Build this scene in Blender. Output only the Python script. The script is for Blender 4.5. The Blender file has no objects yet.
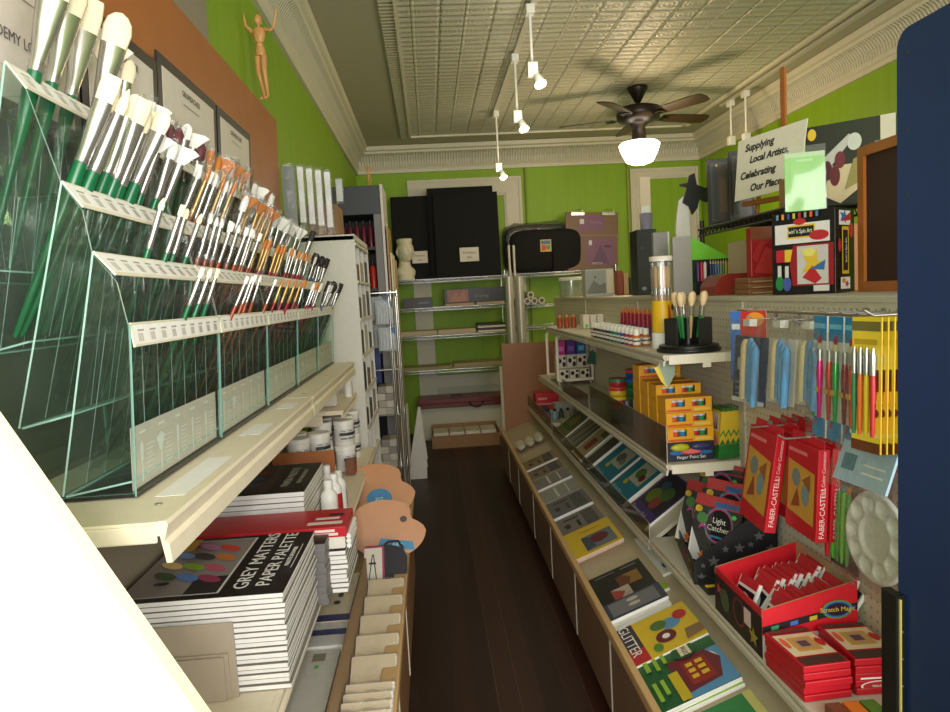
import bpy, math, random
from mathutils import Vector, Matrix, Euler
random.seed(11)
SC = bpy.context.scene
COL = SC.collection
PI = math.pi
# ------------------------------------------------------------------ materials
def lin(c):
    return tuple(((v/255)/12.92 if v/255 <= .04045 else ((v/255+.055)/1.055)**2.4) for v in c[:3]) + (1.0,)
_mc = {}
def K(r, g, b, rough=.5, metal=0.0, var=.07, scale=40, emit=0):
    key = (r, g, b, rough, metal, var, scale, emit)
    if key in _mc: return _mc[key]
    m = bpy.data.materials.new('paint_%d_%d_%d' % (r, g, b)); m.use_nodes = True
    nt = m.node_tree; n = nt.nodes; bs = n['Principled BSDF']
    bs.inputs['Roughness'].default_value = rough; bs.inputs['Metallic'].default_value = metal
    tc = n.new('ShaderNodeTexCoord'); no = n.new('ShaderNodeTexNoise'); no.inputs['Scale'].default_value = scale
    nt.links.new(tc.outputs['Object'], no.inputs['Vector'])
    mx = n.new('ShaderNodeMix'); mx.data_type = 'RGBA'
    c = lin((r, g, b))
    mx.inputs[6].default_value = tuple(v*(1-var) for v in c[:3])+(1,)
    mx.inputs[7].default_value = tuple(min(1, v*(1+var)) for v in c[:3])+(1,)
    nt.links.new(no.outputs['Fac'], mx.inputs[0]); nt.links.new(mx.outputs[2], bs.inputs['Base Color'])
    if emit:
        nt.links.new(mx.outputs[2], bs.inputs['Emission Color']); bs.inputs['Emission Strength'].default_value = emit
    _mc[key] = m
    return m
def newmat(name):
    m = bpy.data.materials.new(name); m.use_nodes = True
    return m, m.node_tree, m.node_tree.nodes, m.node_tree.nodes['Principled BSDF']
def clear(name, tint, gloss=.1, haze=.05, rough=.08, bump=0, hazecol=(200, 205, 205), fres=.35):
    m = bpy.data.materials.new(name); m.use_nodes = True
    nt = m.node_tree; n = nt.nodes; n.clear()
    out = n.new('ShaderNodeOutputMaterial'); tr = n.new('ShaderNodeBsdfTransparent'); gl = n.new('ShaderNodeBsdfGlossy'); di = n.new('ShaderNodeBsdfDiffuse')
    tr.inputs[0].default_value = lin(tint); gl.inputs['Roughness'].default_value = rough; di.inputs[0].default_value = lin(hazecol)
    a = n.new('ShaderNodeMixShader'); b = n.new('ShaderNodeMixShader')
    lw = n.new('ShaderNodeLayerWeight'); lw.inputs[0].default_value = .35
    ma = n.new('ShaderNodeMath'); ma.operation = 'MULTIPLY_ADD'; ma.inputs[1].default_value = fres; ma.inputs[2].default_value = gloss
    nt.links.new(lw.outputs['Fresnel'], ma.inputs[0]); nt.links.new(ma.outputs[0], b.inputs[0])
    a.inputs[0].default_value = haze
    nt.links.new(tr.outputs[0], a.inputs[1]); nt.links.new(di.outputs[0], a.inputs[2])
    nt.links.new(a.outputs[0], b.inputs[1]); nt.links.new(gl.outputs[0], b.inputs[2]); nt.links.new(b.outputs[0], out.inputs[0])
    if bump:
        tc = n.new('ShaderNodeTexCoord'); no = n.new('ShaderNodeTexNoise'); no.inputs['Scale'].default_value = bump
        bp = n.new('ShaderNodeBump'); bp.inputs['Strength'].default_value = .8; bp.inputs['Distance'].default_value = .02
        nt.links.new(tc.outputs['Object'], no.inputs['Vector']); nt.links.new(no.outputs['Fac'], bp.inputs['Height']); nt.links.new(bp.outputs[0], gl.inputs['Normal'])
    return m
GLASS = clear('case_glass', (244, 249, 247), .03, .028, .05, hazecol=(214, 218, 214), fres=.10)
GFRONT = clear('front_glass', (246, 250, 248), .012, .004, .03, fres=.06)
CRINK = clear('crumpled_film', (248, 250, 249), .16, .02, .14, bump=26, fres=.2)
ACRY = clear('acrylic', (225, 220, 212), .06, .16, .1, hazecol=(120, 108, 98))
FILM = clear('plastic_film', (249, 249, 249), .06, .05, .14, bump=45, fres=.15)
SLEEVE = clear('sleeve_film', (250, 250, 250), .05, .04, .15, bump=40, fres=.2)
GEDGE = K(178, 214, 204, .25, 0, .1)
GEDGE2 = K(120, 160, 150, .25, 0, .1)
METAL = K(200, 200, 200, .28, .9)
CHROME = K(205, 205, 200, .22, 1.0)
CREAM = K(232, 224, 202, .45)
WHITE = K(240, 240, 236, .5)
BLACK = K(22, 22, 24, .5)
GREEN = K(120, 176, 18, .6)

# ------------------------------------------------------------------ mesh builder
class MB:
    def __init__(s): s.v = []; s.f = []; s.mi = []; s.sm = []; s.mats = []
    def idx(s, m):
        if m not in s.mats: s.mats.append(m)
        return s.mats.index(m)
    def add(s, vs, fs, m, smooth=False):
        b = len(s.v); k = s.idx(m); s.v += [tuple(v) for v in vs]
        for f in fs: s.f.append(tuple(i+b for i in f)); s.mi.append(k); s.sm.append(smooth)
        return s
    def box(s, x0, y0, z0, x1, y1, z1, m, mside=None):
        if x0 > x1: x0, x1 = x1, x0
        if y0 > y1: y0, y1 = y1, y0
        if z0 > z1: z0, z1 = z1, z0
        vs = [(x0,y0,z0),(x1,y0,z0),(x1,y1,z0),(x0,y1,z0),(x0,y0,z1),(x1,y0,z1),(x1,y1,z1),(x0,y1,z1)]
        return s.add(vs, [(0,3,2,1),(4,5,6,7),(0,1,5,4),(1,2,6,5),(2,3,7,6),(3,0,4,7)], m)
    def prism(s, pts, vec, m, mside=None):
        pts = [Vector(p) for p in pts]; vec = Vector(vec); n = len(pts)
        nn = Vector((0,0,0))
        for i in range(n): nn += pts[i].cross(pts[(i+1) % n])
        if nn.dot(vec) > 0: pts = pts[::-1]
        vs = pts + [p+vec for p in pts]
        s.add(vs, [tuple(range(n)), tuple(range(2*n-1, n-1, -1))], m)
        return s.add(vs, [(i, i+n, (i+1) % n+n, (i+1) % n) for i in range(n)], mside or m)
    def poly(s, pts, m): return s.add(pts, [tuple(range(len(pts)))], m)
    def sheet(s, a, b, vec, t, m, me):
        """thin pane between edge a-b swept along vec, thickness t; big faces m, narrow faces me"""
        a, b, vec = Vector(a), Vector(b), Vector(vec)
        nrm = (b-a).cross(vec).normalized()*t
        q = [a, b, b+vec, a+vec]; vs = q+[p+nrm for p in q]
        s.add(vs, [(0,3,2,1),(4,5,6,7)], m)
        return s.add(vs, [(0,1,5,4),(1,2,6,5),(2,3,7,6),(3,0,4,7)], me)
    def loft(s, secs, m, n=12, cap=True):
        """sections (z, rx, ry[, cx, cy]) along local z"""
        vs = []
        for q in secs:
            z, rx, ry = q[:3]; cx, cy = (q[3], q[4]) if len(q) > 3 else (0, 0)
            vs += [(cx+rx*math.cos(2*PI*i/n), cy+ry*math.sin(2*PI*i/n), z) for i in range(n)]
        fs = [(k*n+i, k*n+(i+1) % n, (k+1)*n+(i+1) % n, (k+1)*n+i) for k in range(len(secs)-1) for i in range(n)]
        s.add(vs, fs, m, True)
        if cap:
            s.add(vs[:n], [tuple(range(n-1, -1, -1))], m); s.add(vs[-n:], [tuple(range(n))], m)
        return s
    def lathe(s, prof, m, c=(0, 0, 0), n=20, cap=True):
        k = len(s.v); s.loft([(z, r, r) for r, z in prof], m, n, cap)
        for i in range(k, len(s.v)): s.v[i] = (s.v[i][0]+c[0], s.v[i][1]+c[1], s.v[i][2]+c[2])
        return s
    def tube(s, pts, r, m, n=8, cap=True):
        pts = [Vector(p) for p in pts]; rs = r if isinstance(r, (list, tuple)) else [r]*len(pts)
        vs = []
        up = None
        for i, p in enumerate(pts):
            d = (pts[min(i+1, len(pts)-1)]-pts[max(i-1, 0)]).normalized()
            if up is None: up = Vector((0,0,1)) if abs(d.z) < .9 else Vector((1,0,0))
            a = d.cross(up)
            if a.length < 1e-4: a = d.cross(Vector((.3,1,.2)))
            a.normalize(); b = a.cross(d).normalized(); up = b
            vs += [p+(a*math.cos(2*PI*k/n)+b*math.sin(2*PI*k/n))*rs[i] for k in range(n)]
        fs = [(k*n+i, k*n+(i+1) % n, (k+1)*n+(i+1) % n, (k+1)*n+i) for k in range(len(pts)-1) for i in range(n)]
        s.add(vs, fs, m, True)
        if cap: s.add(vs[:n], [tuple(range(n-1, -1, -1))], m); s.add(vs[-n:], [tuple(range(n))], m)
        return s
    def ell(s, c, r, m, nu=16, nv=10, fn=None):
        vs = []
        for j in range(nv+1):
            t = PI*j/nv
            for i in range(nu):
                p = Vector((math.sin(t)*math.cos(2*PI*i/nu), math.sin(t)*math.sin(2*PI*i/nu), math.cos(t)))
                q = Vector((p.x*r[0], p.y*r[1], p.z*r[2]))
                if fn: q = fn(p, q)
                vs.append(q+Vector(c))
        fs = [(j*nu+i, (j+1)*nu+i, (j+1)*nu+(i+1) % nu, j*nu+(i+1) % nu) for j in range(nv) for i in range(nu)]
        return s.add(vs, fs, m, True)
    def grid(s, fn, nu, nv, m, smooth=True):
        vs = [fn(i/nu, j/nv) for j in range(nv+1) for i in range(nu+1)]
        w = nu+1
        return s.add(vs, [(j*w+i, j*w+i+1, (j+1)*w+i+1, (j+1)*w+i) for j in range(nv) for i in range(nu)], m, smooth)
    def xf(s, M, k=0):
        for i in range(k, len(s.v)): s.v[i] = tuple(M @ Vector(s.v[i]))
        return s
    def build(s, name, parent=None, bev=0):
        me = bpy.data.meshes.new(name); me.from_pydata(s.v, [], s.f)
        for m in s.mats: me.materials.append(m)
        me.polygons.foreach_set('material_index', s.mi); me.polygons.foreach_set('use_smooth', s.sm); me.update()
        o = bpy.data.objects.new(name, me); COL.objects.link(o)
        if parent is not None: o.parent = parent
        if bev:
            b = o.modifiers.new('bev', 'BEVEL'); b.width = bev; b.segments = 2; b.limit_method = 'ANGLE'; b.angle_limit = 1.0
        return o
def tag(o, label, cat, group=None, kind=None):
    o['label'] = label; o['category'] = cat
    if group: o['group'] = group
    if kind: o['kind'] = kind
    return o
def T(name, label, cat, loc=(0, 0, 0), rot=(0, 0, 0), group=None):
    o = bpy.data.objects.new(name, None); COL.objects.link(o); o.empty_display_size = .05
    o.location = loc; o.rotation_euler = rot
    return tag(o, label, cat, group)
def kids(o): return [c for c in bpy.data.objects if c.parent == o]
_kc = {}
def dup(src, loc, rot=None, label=None, group=None, scale=None):
    def cp(o, par):
        c = o.copy(); COL.objects.link(c); c.parent = par
        if o not in _kc: _kc[o] = kids(o)
        for k in _kc[o]: cp(k, c)
        return c
    c = cp(src, None); c.location = loc
    if rot is not None: c.rotation_euler = rot
    if label: c['label'] = label
    if group: c['group'] = group
    if scale: c.scale = (scale,)*3
    return c
def struct(mb, name, parent=None, bev=0):
    o = mb.build(name, parent, bev)
    if parent is None: o['kind'] = 'structure'
    return o
ORD = 'first second third fourth fifth sixth seventh eighth ninth tenth eleventh twelfth thirteenth fourteenth fifteenth sixteenth seventeenth eighteenth nineteenth twentieth'.split()
ORD += ['twenty-'+o for o in ORD[:9]] + ['thirtieth'] + ['thirty-'+o for o in ORD[:9]] + ['fortieth'] + ['forty-'+o for o in ORD[:9]]
# ------------------------------------------------------------------ flat printing on a surface
def text(parent, txt, size, m, M, align='CENTER', shear=0, name='lettering', sx=1.0):
    cu = bpy.data.curves.new(name, 'FONT'); cu.body = txt; cu.size = size; cu.align_x = align; cu.align_y = 'CENTER'; cu.shear = shear
    cu.resolution_u = 3; cu.extrude = .0002; cu.materials.append(m)
    o = bpy.data.objects.new(name, cu); COL.objects.link(o)
    if parent is not None: o.parent = parent
    o.matrix_local = M @ Matrix.Diagonal((sx, 1, 1, 1))
    return o
def frame(o, u, v):
    u = Vector(u).normalized(); v = Vector(v); v = (v-u*v.dot(u)).normalized(); n = u.cross(v)
    return Matrix(((u.x, v.x, n.x, o[0]), (u.y, v.y, n.y, o[1]), (u.z, v.z, n.z, o[2]), (0, 0, 0, 1)))
def prints(parent, M, W, H, items, name='cover_print', eps=.0004):
    """items in 0..1 units on the rectangle W x H whose corner frame is M: r(ect) e(llipse) p(oly) t(ext)"""
    mb = MB(); k = 0; txt = []
    for it in items:
        k += 1; z = eps*k
        if it[0] == 'r':
            _, a, b, c, d, m = it; mb.poly([(a*W, b*H, z), (c*W, b*H, z), (c*W, d*H, z), (a*W, d*H, z)], m)
        elif it[0] == 'e':
            _, a, b, c, d, m = it; mb.poly([(a*W+c*W*math.cos(2*PI*i/20), b*H+d*H*math.sin(2*PI*i/20), z) for i in range(20)], m)
        elif it[0] == 'p':
            mb.poly([(x*W, y*H, z) for x, y in it[1]], it[2])
        elif it[0] == 't': txt.append((it, z))
    mb.xf(M)
    o = mb.build(name, parent) if mb.f else None
    for it, z in txt:
        _, a, b, size, s, m = it[:6]; ang = it[6] if len(it) > 6 else 0; sx = it[7] if len(it) > 7 else 1; sh = it[8] if len(it) > 8 else 0
        text(parent, s, size*H, m, M @ Matrix.Translation((a*W, b*H, z)) @ Matrix.Rotation(ang, 4, 'Z'), 'CENTER', sh, 'lettering', sx)
    return o
def star(cx, cy, r, a0=PI/2, asp=1.0):
    return [(cx+(r if i % 2 == 0 else r*.42)*math.cos(a0+i*PI/5), cy+asp*(r if i % 2 == 0 else r*.42)*math.sin(a0+i*PI/5)) for i in range(10)]
# ------------------------------------------------------------------ camera
H = 1.55
YAW, PIT, ROL, FPX = .0604, .0865, -.0551, 700.0
def cam():
    cy, sy, cp, sp, cr, sr = math.cos(YAW), math.sin(YAW), math.cos(PIT), math.sin(PIT), math.cos(ROL), math.sin(ROL)
    f = Vector((sy*cp, cy*cp, -sp)); r = Vector((cy, -sy, 0)); u = r.cross(f)
    r2 = cr*r+sr*u; u2 = -sr*r+cr*u
    c = bpy.data.cameras.new('camera'); o = bpy.data.objects.new('camera', c); COL.objects.link(o)
    o.matrix_world = Matrix(((r2.x, u2.x, -f.x, 0), (r2.y, u2.y, -f.y, 0), (r2.z, u2.z, -f.z, H), (0, 0, 0, 1)))
    c.sensor_fit = 'HORIZONTAL'; c.sensor_width = 36; c.lens = 36*FPX/950; c.clip_start = .02
    SC.camera = o
cam()
# ------------------------------------------------------------------ room
XL, XR, YB, ZC = -.73, 3.19, 8.0, 3.22
def plank_mat():
    m, nt, n, bs = newmat('dark_floorboards'); L = nt.links.new
    tc = n.new('ShaderNodeTexCoord'); sp = n.new('ShaderNodeSeparateXYZ'); L(tc.outputs['Object'], sp.inputs[0])
    d = n.new('ShaderNodeMath'); d.operation = 'DIVIDE'; d.inputs[1].default_value = .085; L(sp.outputs[0], d.inputs[0])
    fl = n.new('ShaderNodeMath'); fl.operation = 'FLOOR'; L(d.outputs[0], fl.inputs[0])
    fr = n.new('ShaderNodeMath'); fr.operation = 'FRACT'; L(d.outputs[0], fr.inputs[0])
    wn = n.new('ShaderNodeTexWhiteNoise'); wn.noise_dimensions = '1D'; L(fl.outputs[0], wn.inputs['W'])
    mp = n.new('ShaderNodeMapping'); mp.inputs['Scale'].default_value = (30, 1.2, 1); L(tc.outputs['Object'], mp.inputs[0])
    no = n.new('ShaderNodeTexNoise'); no.inputs['Scale'].default_value = 2; no.inputs['Detail'].default_value = 6; L(mp.outputs[0], no.inputs['Vector'])
    r1 = n.new('ShaderNodeMix'); r1.data_type = 'RGBA'; r1.inputs[6].default_value = lin((44, 20, 16)); r1.inputs[7].default_value = lin((74, 34, 27)); L(no.outputs['Fac'], r1.inputs[0])
    r2 = n.new('ShaderNodeMix'); r2.data_type = 'RGBA'; r2.blend_type = 'MULTIPLY'; r2.inputs[0].default_value = .6; L(r1.outputs[2], r2.inputs[6]); L(wn.outputs['Value'], r2.inputs[7])
    g = n.new('ShaderNodeMath'); g.operation = 'LESS_THAN'; g.inputs[1].default_value = .03; L(fr.outputs[0], g.inputs[0])
    w2 = n.new('ShaderNodeMath'); w2.operation = 'GREATER_THAN'; w2.inputs[1].default_value = .72; L(wn.outputs['Value'], w2.inputs[0])
    g2 = n.new('ShaderNodeMix'); g2.data_type = 'RGBA'; g2.inputs[6].default_value = lin((20, 11, 10)); g2.inputs[7].default_value = lin((96, 72, 60)); L(w2.outputs[0], g2.inputs[0])
    r3 = n.new('ShaderNodeMix'); r3.data_type = 'RGBA'; L(g.outputs[0], r3.inputs[0]); L(r2.outputs[2], r3.inputs[6]); L(g2.outputs[2], r3.inputs[7])
    L(r3.outputs[2], bs.inputs['Base Color']); bs.inputs['Roughness'].default_value = .45
    return m
def wall_mat(name, c0, c1):
    m, nt, n, bs = newmat(name); L = nt.links.new
    tc = n.new('ShaderNodeTexCoord'); mp = n.new('ShaderNodeMapping'); mp.inputs['Scale'].default_value = (5, 5, .5); L(tc.outputs['Object'], mp.inputs[0])
    no = n.new('ShaderNodeTexNoise'); no.inputs['Scale'].default_value = 3; no.inputs['Detail'].default_value = 4; L(mp.outputs[0], no.inputs['Vector'])
    mx = n.new('ShaderNodeMix'); mx.data_type = 'RGBA'; mx.inputs[6].default_value = lin(c0); mx.inputs[7].default_value = lin(c1); L(no.outputs['Fac'], mx.inputs[0])
    L(mx.outputs[2], bs.inputs['Base Color']); bs.inputs['Roughness'].default_value = .55
    return m
def tin_mat():
    m, nt, n, bs = newmat('pressed_tin'); L = nt.links.new
    tc = n.new('ShaderNodeTexCoord'); sp = n.new('ShaderNodeSeparateXYZ'); L(tc.outputs['Object'], sp.inputs[0])
    def mth(op, a, b=None):
        q = n.new('ShaderNodeMath'); q.operation = op
        for i, v in enumerate((a, b)):
            if v is None: continue
            if isinstance(v, (int, float)): q.inputs[i].default_value = v
            else: L(v, q.inputs[i])
        return q.outputs[0]
    def cell(o, s): return mth('ABSOLUTE', mth('SUBTRACT', mth('FRACT', mth('DIVIDE', o, s)), .5))
    cx, cy = cell(sp.outputs[0], .16), cell(sp.outputs[1], .16)
    edge = mth('MAXIMUM', cx, cy)                      # .5 at tile border
    ridge = mth('SMOOTH_MIN', mth('MULTIPLY', mth('SUBTRACT', .5, edge), 12), 1.0)
    ring = mth('SINE', mth('MULTIPLY', mth('SQRT', mth('ADD', mth('MULTIPLY', cx, cx), mth('MULTIPLY', cy, cy))), 38))
    bat = mth('MINIMUM', mth('MAXIMUM', mth('MULTIPLY', mth('SUBTRACT', cell(sp.outputs[0], .32), .46), 40), 0.0), 1.2)
    row = mth('SINE', mth('MULTIPLY', sp.outputs[1], 78))
    h = mth('ADD', mth('ADD', mth('MULTIPLY', ridge, .8), mth('MULTIPLY', ring, .08)), mth('ADD', bat, mth('MULTIPLY', row, .25)))
    bp = n.new('ShaderNodeBump'); bp.inputs['Strength'].default_value = 1; bp.inputs['Distance'].default_value = .012; L(h, bp.inputs['Height']); L(bp.outputs[0], bs.inputs['Normal'])
    mx = n.new('ShaderNodeMix'); mx.data_type = 'RGBA'; mx.inputs[6].default_value = lin((172, 169, 150)); mx.inputs[7].default_value = lin((206, 203, 184)); L(mth('MULTIPLY', h, .8), mx.inputs[0])
    L(mx.outputs[2], bs.inputs['Base Color']); bs.inputs['Roughness'].default_value = .4
    return m
def ribbed(name, c, axis, pitch):
    m, nt, n, bs = newmat(name); L = nt.links.new
    tc = n.new('ShaderNodeTexCoord'); wv = n.new('ShaderNodeTexWave'); wv.bands_direction = axis; wv.inputs['Scale'].default_value = .314/pitch
    L(tc.outputs['Object'], wv.inputs['Vector'])
    bp = n.new('ShaderNodeBump'); bp.inputs['Strength'].default_value = .7; bp.inputs['Distance'].default_value = .012; L(wv.outputs['Fac'], bp.inputs['Height']); L(bp.outputs[0], bs.inputs['Normal'])
    mx = n.new('ShaderNodeMix'); mx.data_type = 'RGBA'; mx.inputs[6].default_value = lin(tuple(v*.88 for v in c)); mx.inputs[7].default_value = lin(c); L(wv.outputs['Fac'], mx.inputs[0])
    L(mx.outputs[2], bs.inputs['Base Color']); bs.inputs['Roughness'].default_value = .5
    return m
WG = wall_mat('lime_wall', (128, 164, 14), (146, 186, 24))
PLAST = K(205, 200, 178, .6)
TRIMC = K(214, 208, 186, .5)
struct(MB().box(-.9, -1.5, -.06, 3.35, 8.15, 0, plank_mat()), 'floor')
struct(MB().box(XL-.1, -1.5, 0, XL, YB+.1, ZC+.05, WG), 'wall_left')
struct(MB().box(XL, YB, 0, XR+.1, YB+.1, ZC+.05, WG), 'wall_back')
struct(MB().box(XR, -1.5, 0, XR+.1, YB, ZC+.05, WG), 'wall_right')
struct(MB().box(XL, -1.5, ZC, XR, YB, ZC+.06, K(176, 170, 148, .6)), 'ceiling')
tin = MB().box(-.09, -1.5, ZC-.012, 2.75, 7.37, ZC-.001, tin_mat())
struct(tin, 'ceiling_panel')
struct(MB().box(-.105, -1.5, ZC-.03, -.085, 7.37, ZC-.001, TRIMC).box(-.19, -1.5, ZC-.016, -.105, 7.45, ZC-.001, ribbed('leaf_band', (205, 200, 178), 'Y', .05)), 'trim_1')
struct(MB().box(-.105, 7.36, ZC-.03, 2.77, 7.385, ZC-.001, TRIMC).box(-.19, 7.385, ZC-.014, 2.85, 7.45, ZC-.001, TRIMC), 'trim_2')
struct(MB().box(2.74, -1.5, ZC-.03, 2.77, 7.37, ZC-.001, TRIMC), 'trim_3')
prof = [(0, 2.95), (.025, 2.95), (.03, 2.985), (.022, 2.995), (.04, 3.02), (.05, 3.075), (.085, 3.125), (.12, 3.145), (.125, 3.165), (.15, 3.175), (.16, 3.215), (0, 3.215)]
def cornice(name, fn, vec, axis):
    mb = MB(); rb = ribbed(name+'_paint', (222, 217, 196), axis, .03); n = len(prof)
    a = [fn(*p) for p in prof]; b = [tuple(x+y for x, y in zip(q, vec)) for q in a]
    for i in range(n-1): mb.add([a[i], a[i+1], b[i+1], b[i]], [(0, 1, 2, 3)], rb if i in (4, 5, 6) else TRIMC)
    struct(mb, name)
cornice('cornice_left', lambda p, z: (XL+p, -1.5, z), (0, 9.5, 0), 'Y')
cornice('cornice_back', lambda p, z: (XL, YB-p*1.3, z), (3.92, 0, 0), 'X')
cornice('cornice_right', lambda p, z: (XR-p, -1.5, z), (0, 9.5, 0), 'Y')
# back wall: door casings, dado, sill, conduit
def casing(name, x0, x1, zt, w, z0=0):
    mb = MB()
    for a, b, d in ((0, .03, .034), (.03, w-.05, .02), (w-.05, w-.02, .03), (w-.02, w, .014)):
        mb.box(x0+a, YB-d, z0, x0+b, YB-.001, zt-b, TRIMC); mb.box(x1-b, YB-d, z0, x1-a, YB-.001, zt-b, TRIMC)
        mb.box(x0+a, YB-d, zt-b, x1-a, YB-.001, zt-a, TRIMC)
    struct(mb, name)
casing('trim_4', -.17, 1.11, 2.86, .2)
casing('trim_5', 2.36, 3.15, 2.88, .12)
struct(MB().box(.03, YB-.03, .52, .91, YB-.002, .66, TRIMC).box(.03, YB-.012, .02, .91, YB-.002, .52, K(196, 196, 180, .6)), 'trim_6')
struct(MB().tube([(1.16, YB-.02, .02), (1.16, YB-.02, 2.97)], .012, K(140, 150, 60, .5)), 'trim_7')
struct(MB().tube([(2.33, YB-.03, .02), (2.33, YB-.03, 2.97)], .014, K(150, 160, 70, .5)), 'trim_8')
struct(MB().box(1.11, YB-.02, 0, 2.36, YB-.001, .15, TRIMC), 'baseboard_back')
struct(MB().box(XL, -1.5, 0, XL+.02, YB, .15, TRIMC), 'baseboard_left')

# ------------------------------------------------------------------ lights
def lamp(kind, name, loc, energy, color=(1, 1, 1), size=.1, rot=(0, 0, 0), sy=None, spot=None):
    l = bpy.data.lights.new(name, kind); l.energy = energy; l.color = color
    if kind == 'AREA':
        l.size = size
        if sy: l.shape = 'RECTANGLE'; l.size_y = sy
    else: l.shadow_soft_size = size
    if spot: l.spot_size = spot; l.spot_blend = .6
    o = bpy.data.objects.new(name, l); COL.objects.link(o); o.location = loc; o.rotation_euler = rot
    return o
lamp('AREA', 'shop_window_daylight', (1.2, -1.6, 1.9), 150, (1, .97, .93), 3.4, (PI/2, 0, 0), 2.2)
lamp('SPOT', 'camera_flash', (-.06, -.02, H+.05), 40, (1, .98, .95), .025, (PI/2-.06, 0, -.06), spot=1.5)
w = bpy.data.worlds.new('world'); SC.world = w; w.use_nodes = True
w.node_tree.nodes['Background'].inputs[0].default_value = (1, .97, .92, 1); w.node_tree.nodes['Background'].inputs[1].default_value = 1.15
SC.view_settings.view_transform = 'Standard'
SC.cycles.transparent_max_bounces = 40
# ceiling fan
WOODD = K(52, 34, 24, .4); BRONZE = K(38, 30, 26, .35, .4)
fx, fy = 1.84, 5.92
f = T('ceiling_fan', 'dark bronze ceiling fan with lit white bowl hanging from pressed tin ceiling', 'ceiling fan', (fx, fy, ZC-.012))
MB().lathe([(.0, -.005), (.085, -.005), (.085, -.02), (.06, -.06), (.035, -.11), (.02, -.13), (0, -.13)][::-1], BRONZE).build('canopy', f)
MB().lathe([(.016, -.26), (.016, -.12)], BRONZE, n=12).build('downrod', f)
MB().lathe([(0, -.30), (.09, -.30), (.17, -.27), (.185, -.23), (.18, -.18), (.12, -.16), (.05, -.15), (.02, -.15)], BRONZE, n=28).build('motor', f)
MB().lathe([(0, -.45), (.07, -.45), (.06, -.42), (.055, -.33), (.085, -.30)], BRONZE).build('light_fitter', f)
for k in range(5):
    a = math.radians(14+72*k)
    Mk = Matrix.Rotation(a, 4, 'Z') @ Matrix.Rotation(-.22, 4, 'X')
    arm = MB().box(.11, -.02, -.262, .24, .02, -.256, BRONZE).box(.2, -.045, -.262, .27, .045, -.256, BRONZE)
    arm.xf(Matrix.Rotation(a, 4, 'Z')); ao = arm.build('blade_iron', f)
    bl = MB(); Z = -.25
    pts = [(.22, -.05), (.30, -.062), (.6, -.075), (.66, -.06), (.675, 0), (.66, .06), (.6, .075), (.30, .062), (.22, .05)]
    bl.prism([(x, y, 0) for x, y in pts], (0, 0, .008), WOODD)
    bl.xf(Matrix.Translation((0, 0, Z)) @ Mk); bl.build('blade', f)
BOWL = K(255, 246, 222, .4, 0, .02, 5, 7.0)
MB().lathe([(0, -.64), (.06, -.635), (.11, -.615), (.145, -.55), (.165, -.50), (.17, -.475), (.15, -.455), (.08, -.448)], BOWL, n=28).build('lamp_bowl', f)
lamp('POINT', 'fan_light', (fx, fy, 2.42), 26, (1, .74, .42), .12)
lamp('POINT', 'fan_uplight', (fx+.1, fy-.25, 2.70), 6, (1, .66, .32), .25)
# track lights
WPL = K(235, 233, 225, .4)
def track(name, x, y0, y1, label):
    return tag(MB().box(x-.018, y0, ZC-.032, x+.018, y1, ZC-.0125, K(200, 196, 180, .5)).build(name), label, 'light track')
track('ceiling_track', .695, 2.5, 6.7, 'pale lighting track on tin ceiling above the aisle')
track('ceiling_track', 2.85, 2.0, 6.6, 'lighting track on ceiling along the right side of the room')
BULB = K(255, 240, 205, .4, 0, .02, 5, 16.0)
def pendant(x, y, zend, label, lit=True):
    p = T('track_spotlight', label, 'spotlight', (x, y, ZC-.032), group='spotlights hanging on rods from ceiling tracks')
    L = ZC-.032-zend
    MB().box(-.025, -.04, -.05, .025, .04, 0, WPL).build('track_adapter', p, .004)
    MB().tube([(0, 0, -.04), (0, 0, -L)], .009, WPL).build('rod', p)
    MB().box(-.03, -.03, -L-.07, .03, .03, -L+.01, WPL).build('socket', p, .006)
    if lit:
        h = MB().lathe([(.016, 0), (.024, .025), (.033, .07), (.036, .08)], WPL, n=16, cap=False)
        Mh = Matrix.Translation((.02, -.02, -L-.06)) @ Matrix.Rotation(math.radians(150), 4, Vector((1, .4, 0)))
        h.xf(Mh); hd = h.build('lamp_head', p)
        b = MB().lathe([(0, .05), (.022, .053), (.028, .072), (.016, .083), (0, .085)], BULB, n=14); b.xf(Mh); b.build('bulb', hd)
        lamp('POINT', 'spot_glow', (x+.04, y-.16, zend-.16), 3.0, (1, .85, .6), .03)
pendant(.675, 4.15, 2.86, 'white rod spotlight nearest the camera on the aisle track')
pendant(.688, 4.97, 2.80, 'middle one of the three lit rod spotlights over the aisle')
pendant(.699, 6.45, 2.72, 'lit rod spotlight nearest the back wall over the aisle')
pendant(2.85, 6.4, 2.86, 'white unlit ceiling rod above the framed pictures, further from camera', False)
pendant(2.85, 6.1, 2.82, 'white unlit ceiling rod just above the handwritten sign', False)
# ================================================================== left: gondola, brush cases
PUTTY = K(236, 224, 196, .45); PUTTYD = K(176, 168, 150, .5)
PEGX = -.70
g = T('wall_shelving_back', 'taupe back panel with uprights behind the brush cases on the left wall', 'shelving', (0, 0, 0))
MB().box(-.7295, .9, .5, -.7225, 3.5, 1.9, K(150, 140, 122, .6)).build('back_panel', g)
for y in (.96, 2.19, 3.42):
    MB().box(-.7225, y-.015, .5, -.721, y+.015, 1.9, PUTTYD).build('upright', g)
g = T('wall_bin', 'low wooden bin base with pale wood rail along the left side of the aisle', 'display base', (0, 0, 0))
MB().box(PEGX, .5, .26, -.205, 3.9, .30, K(196, 178, 140, .5)).box(PEGX, .5, .0, -.205, 3.9, .26, K(120, 86, 60, .5)).build('base_deck', g)
MB().box(-.20, .5, .0, -.172, 3.9, .44, K(176, 132, 92, .45)).build('kick_panel', g)
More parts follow.
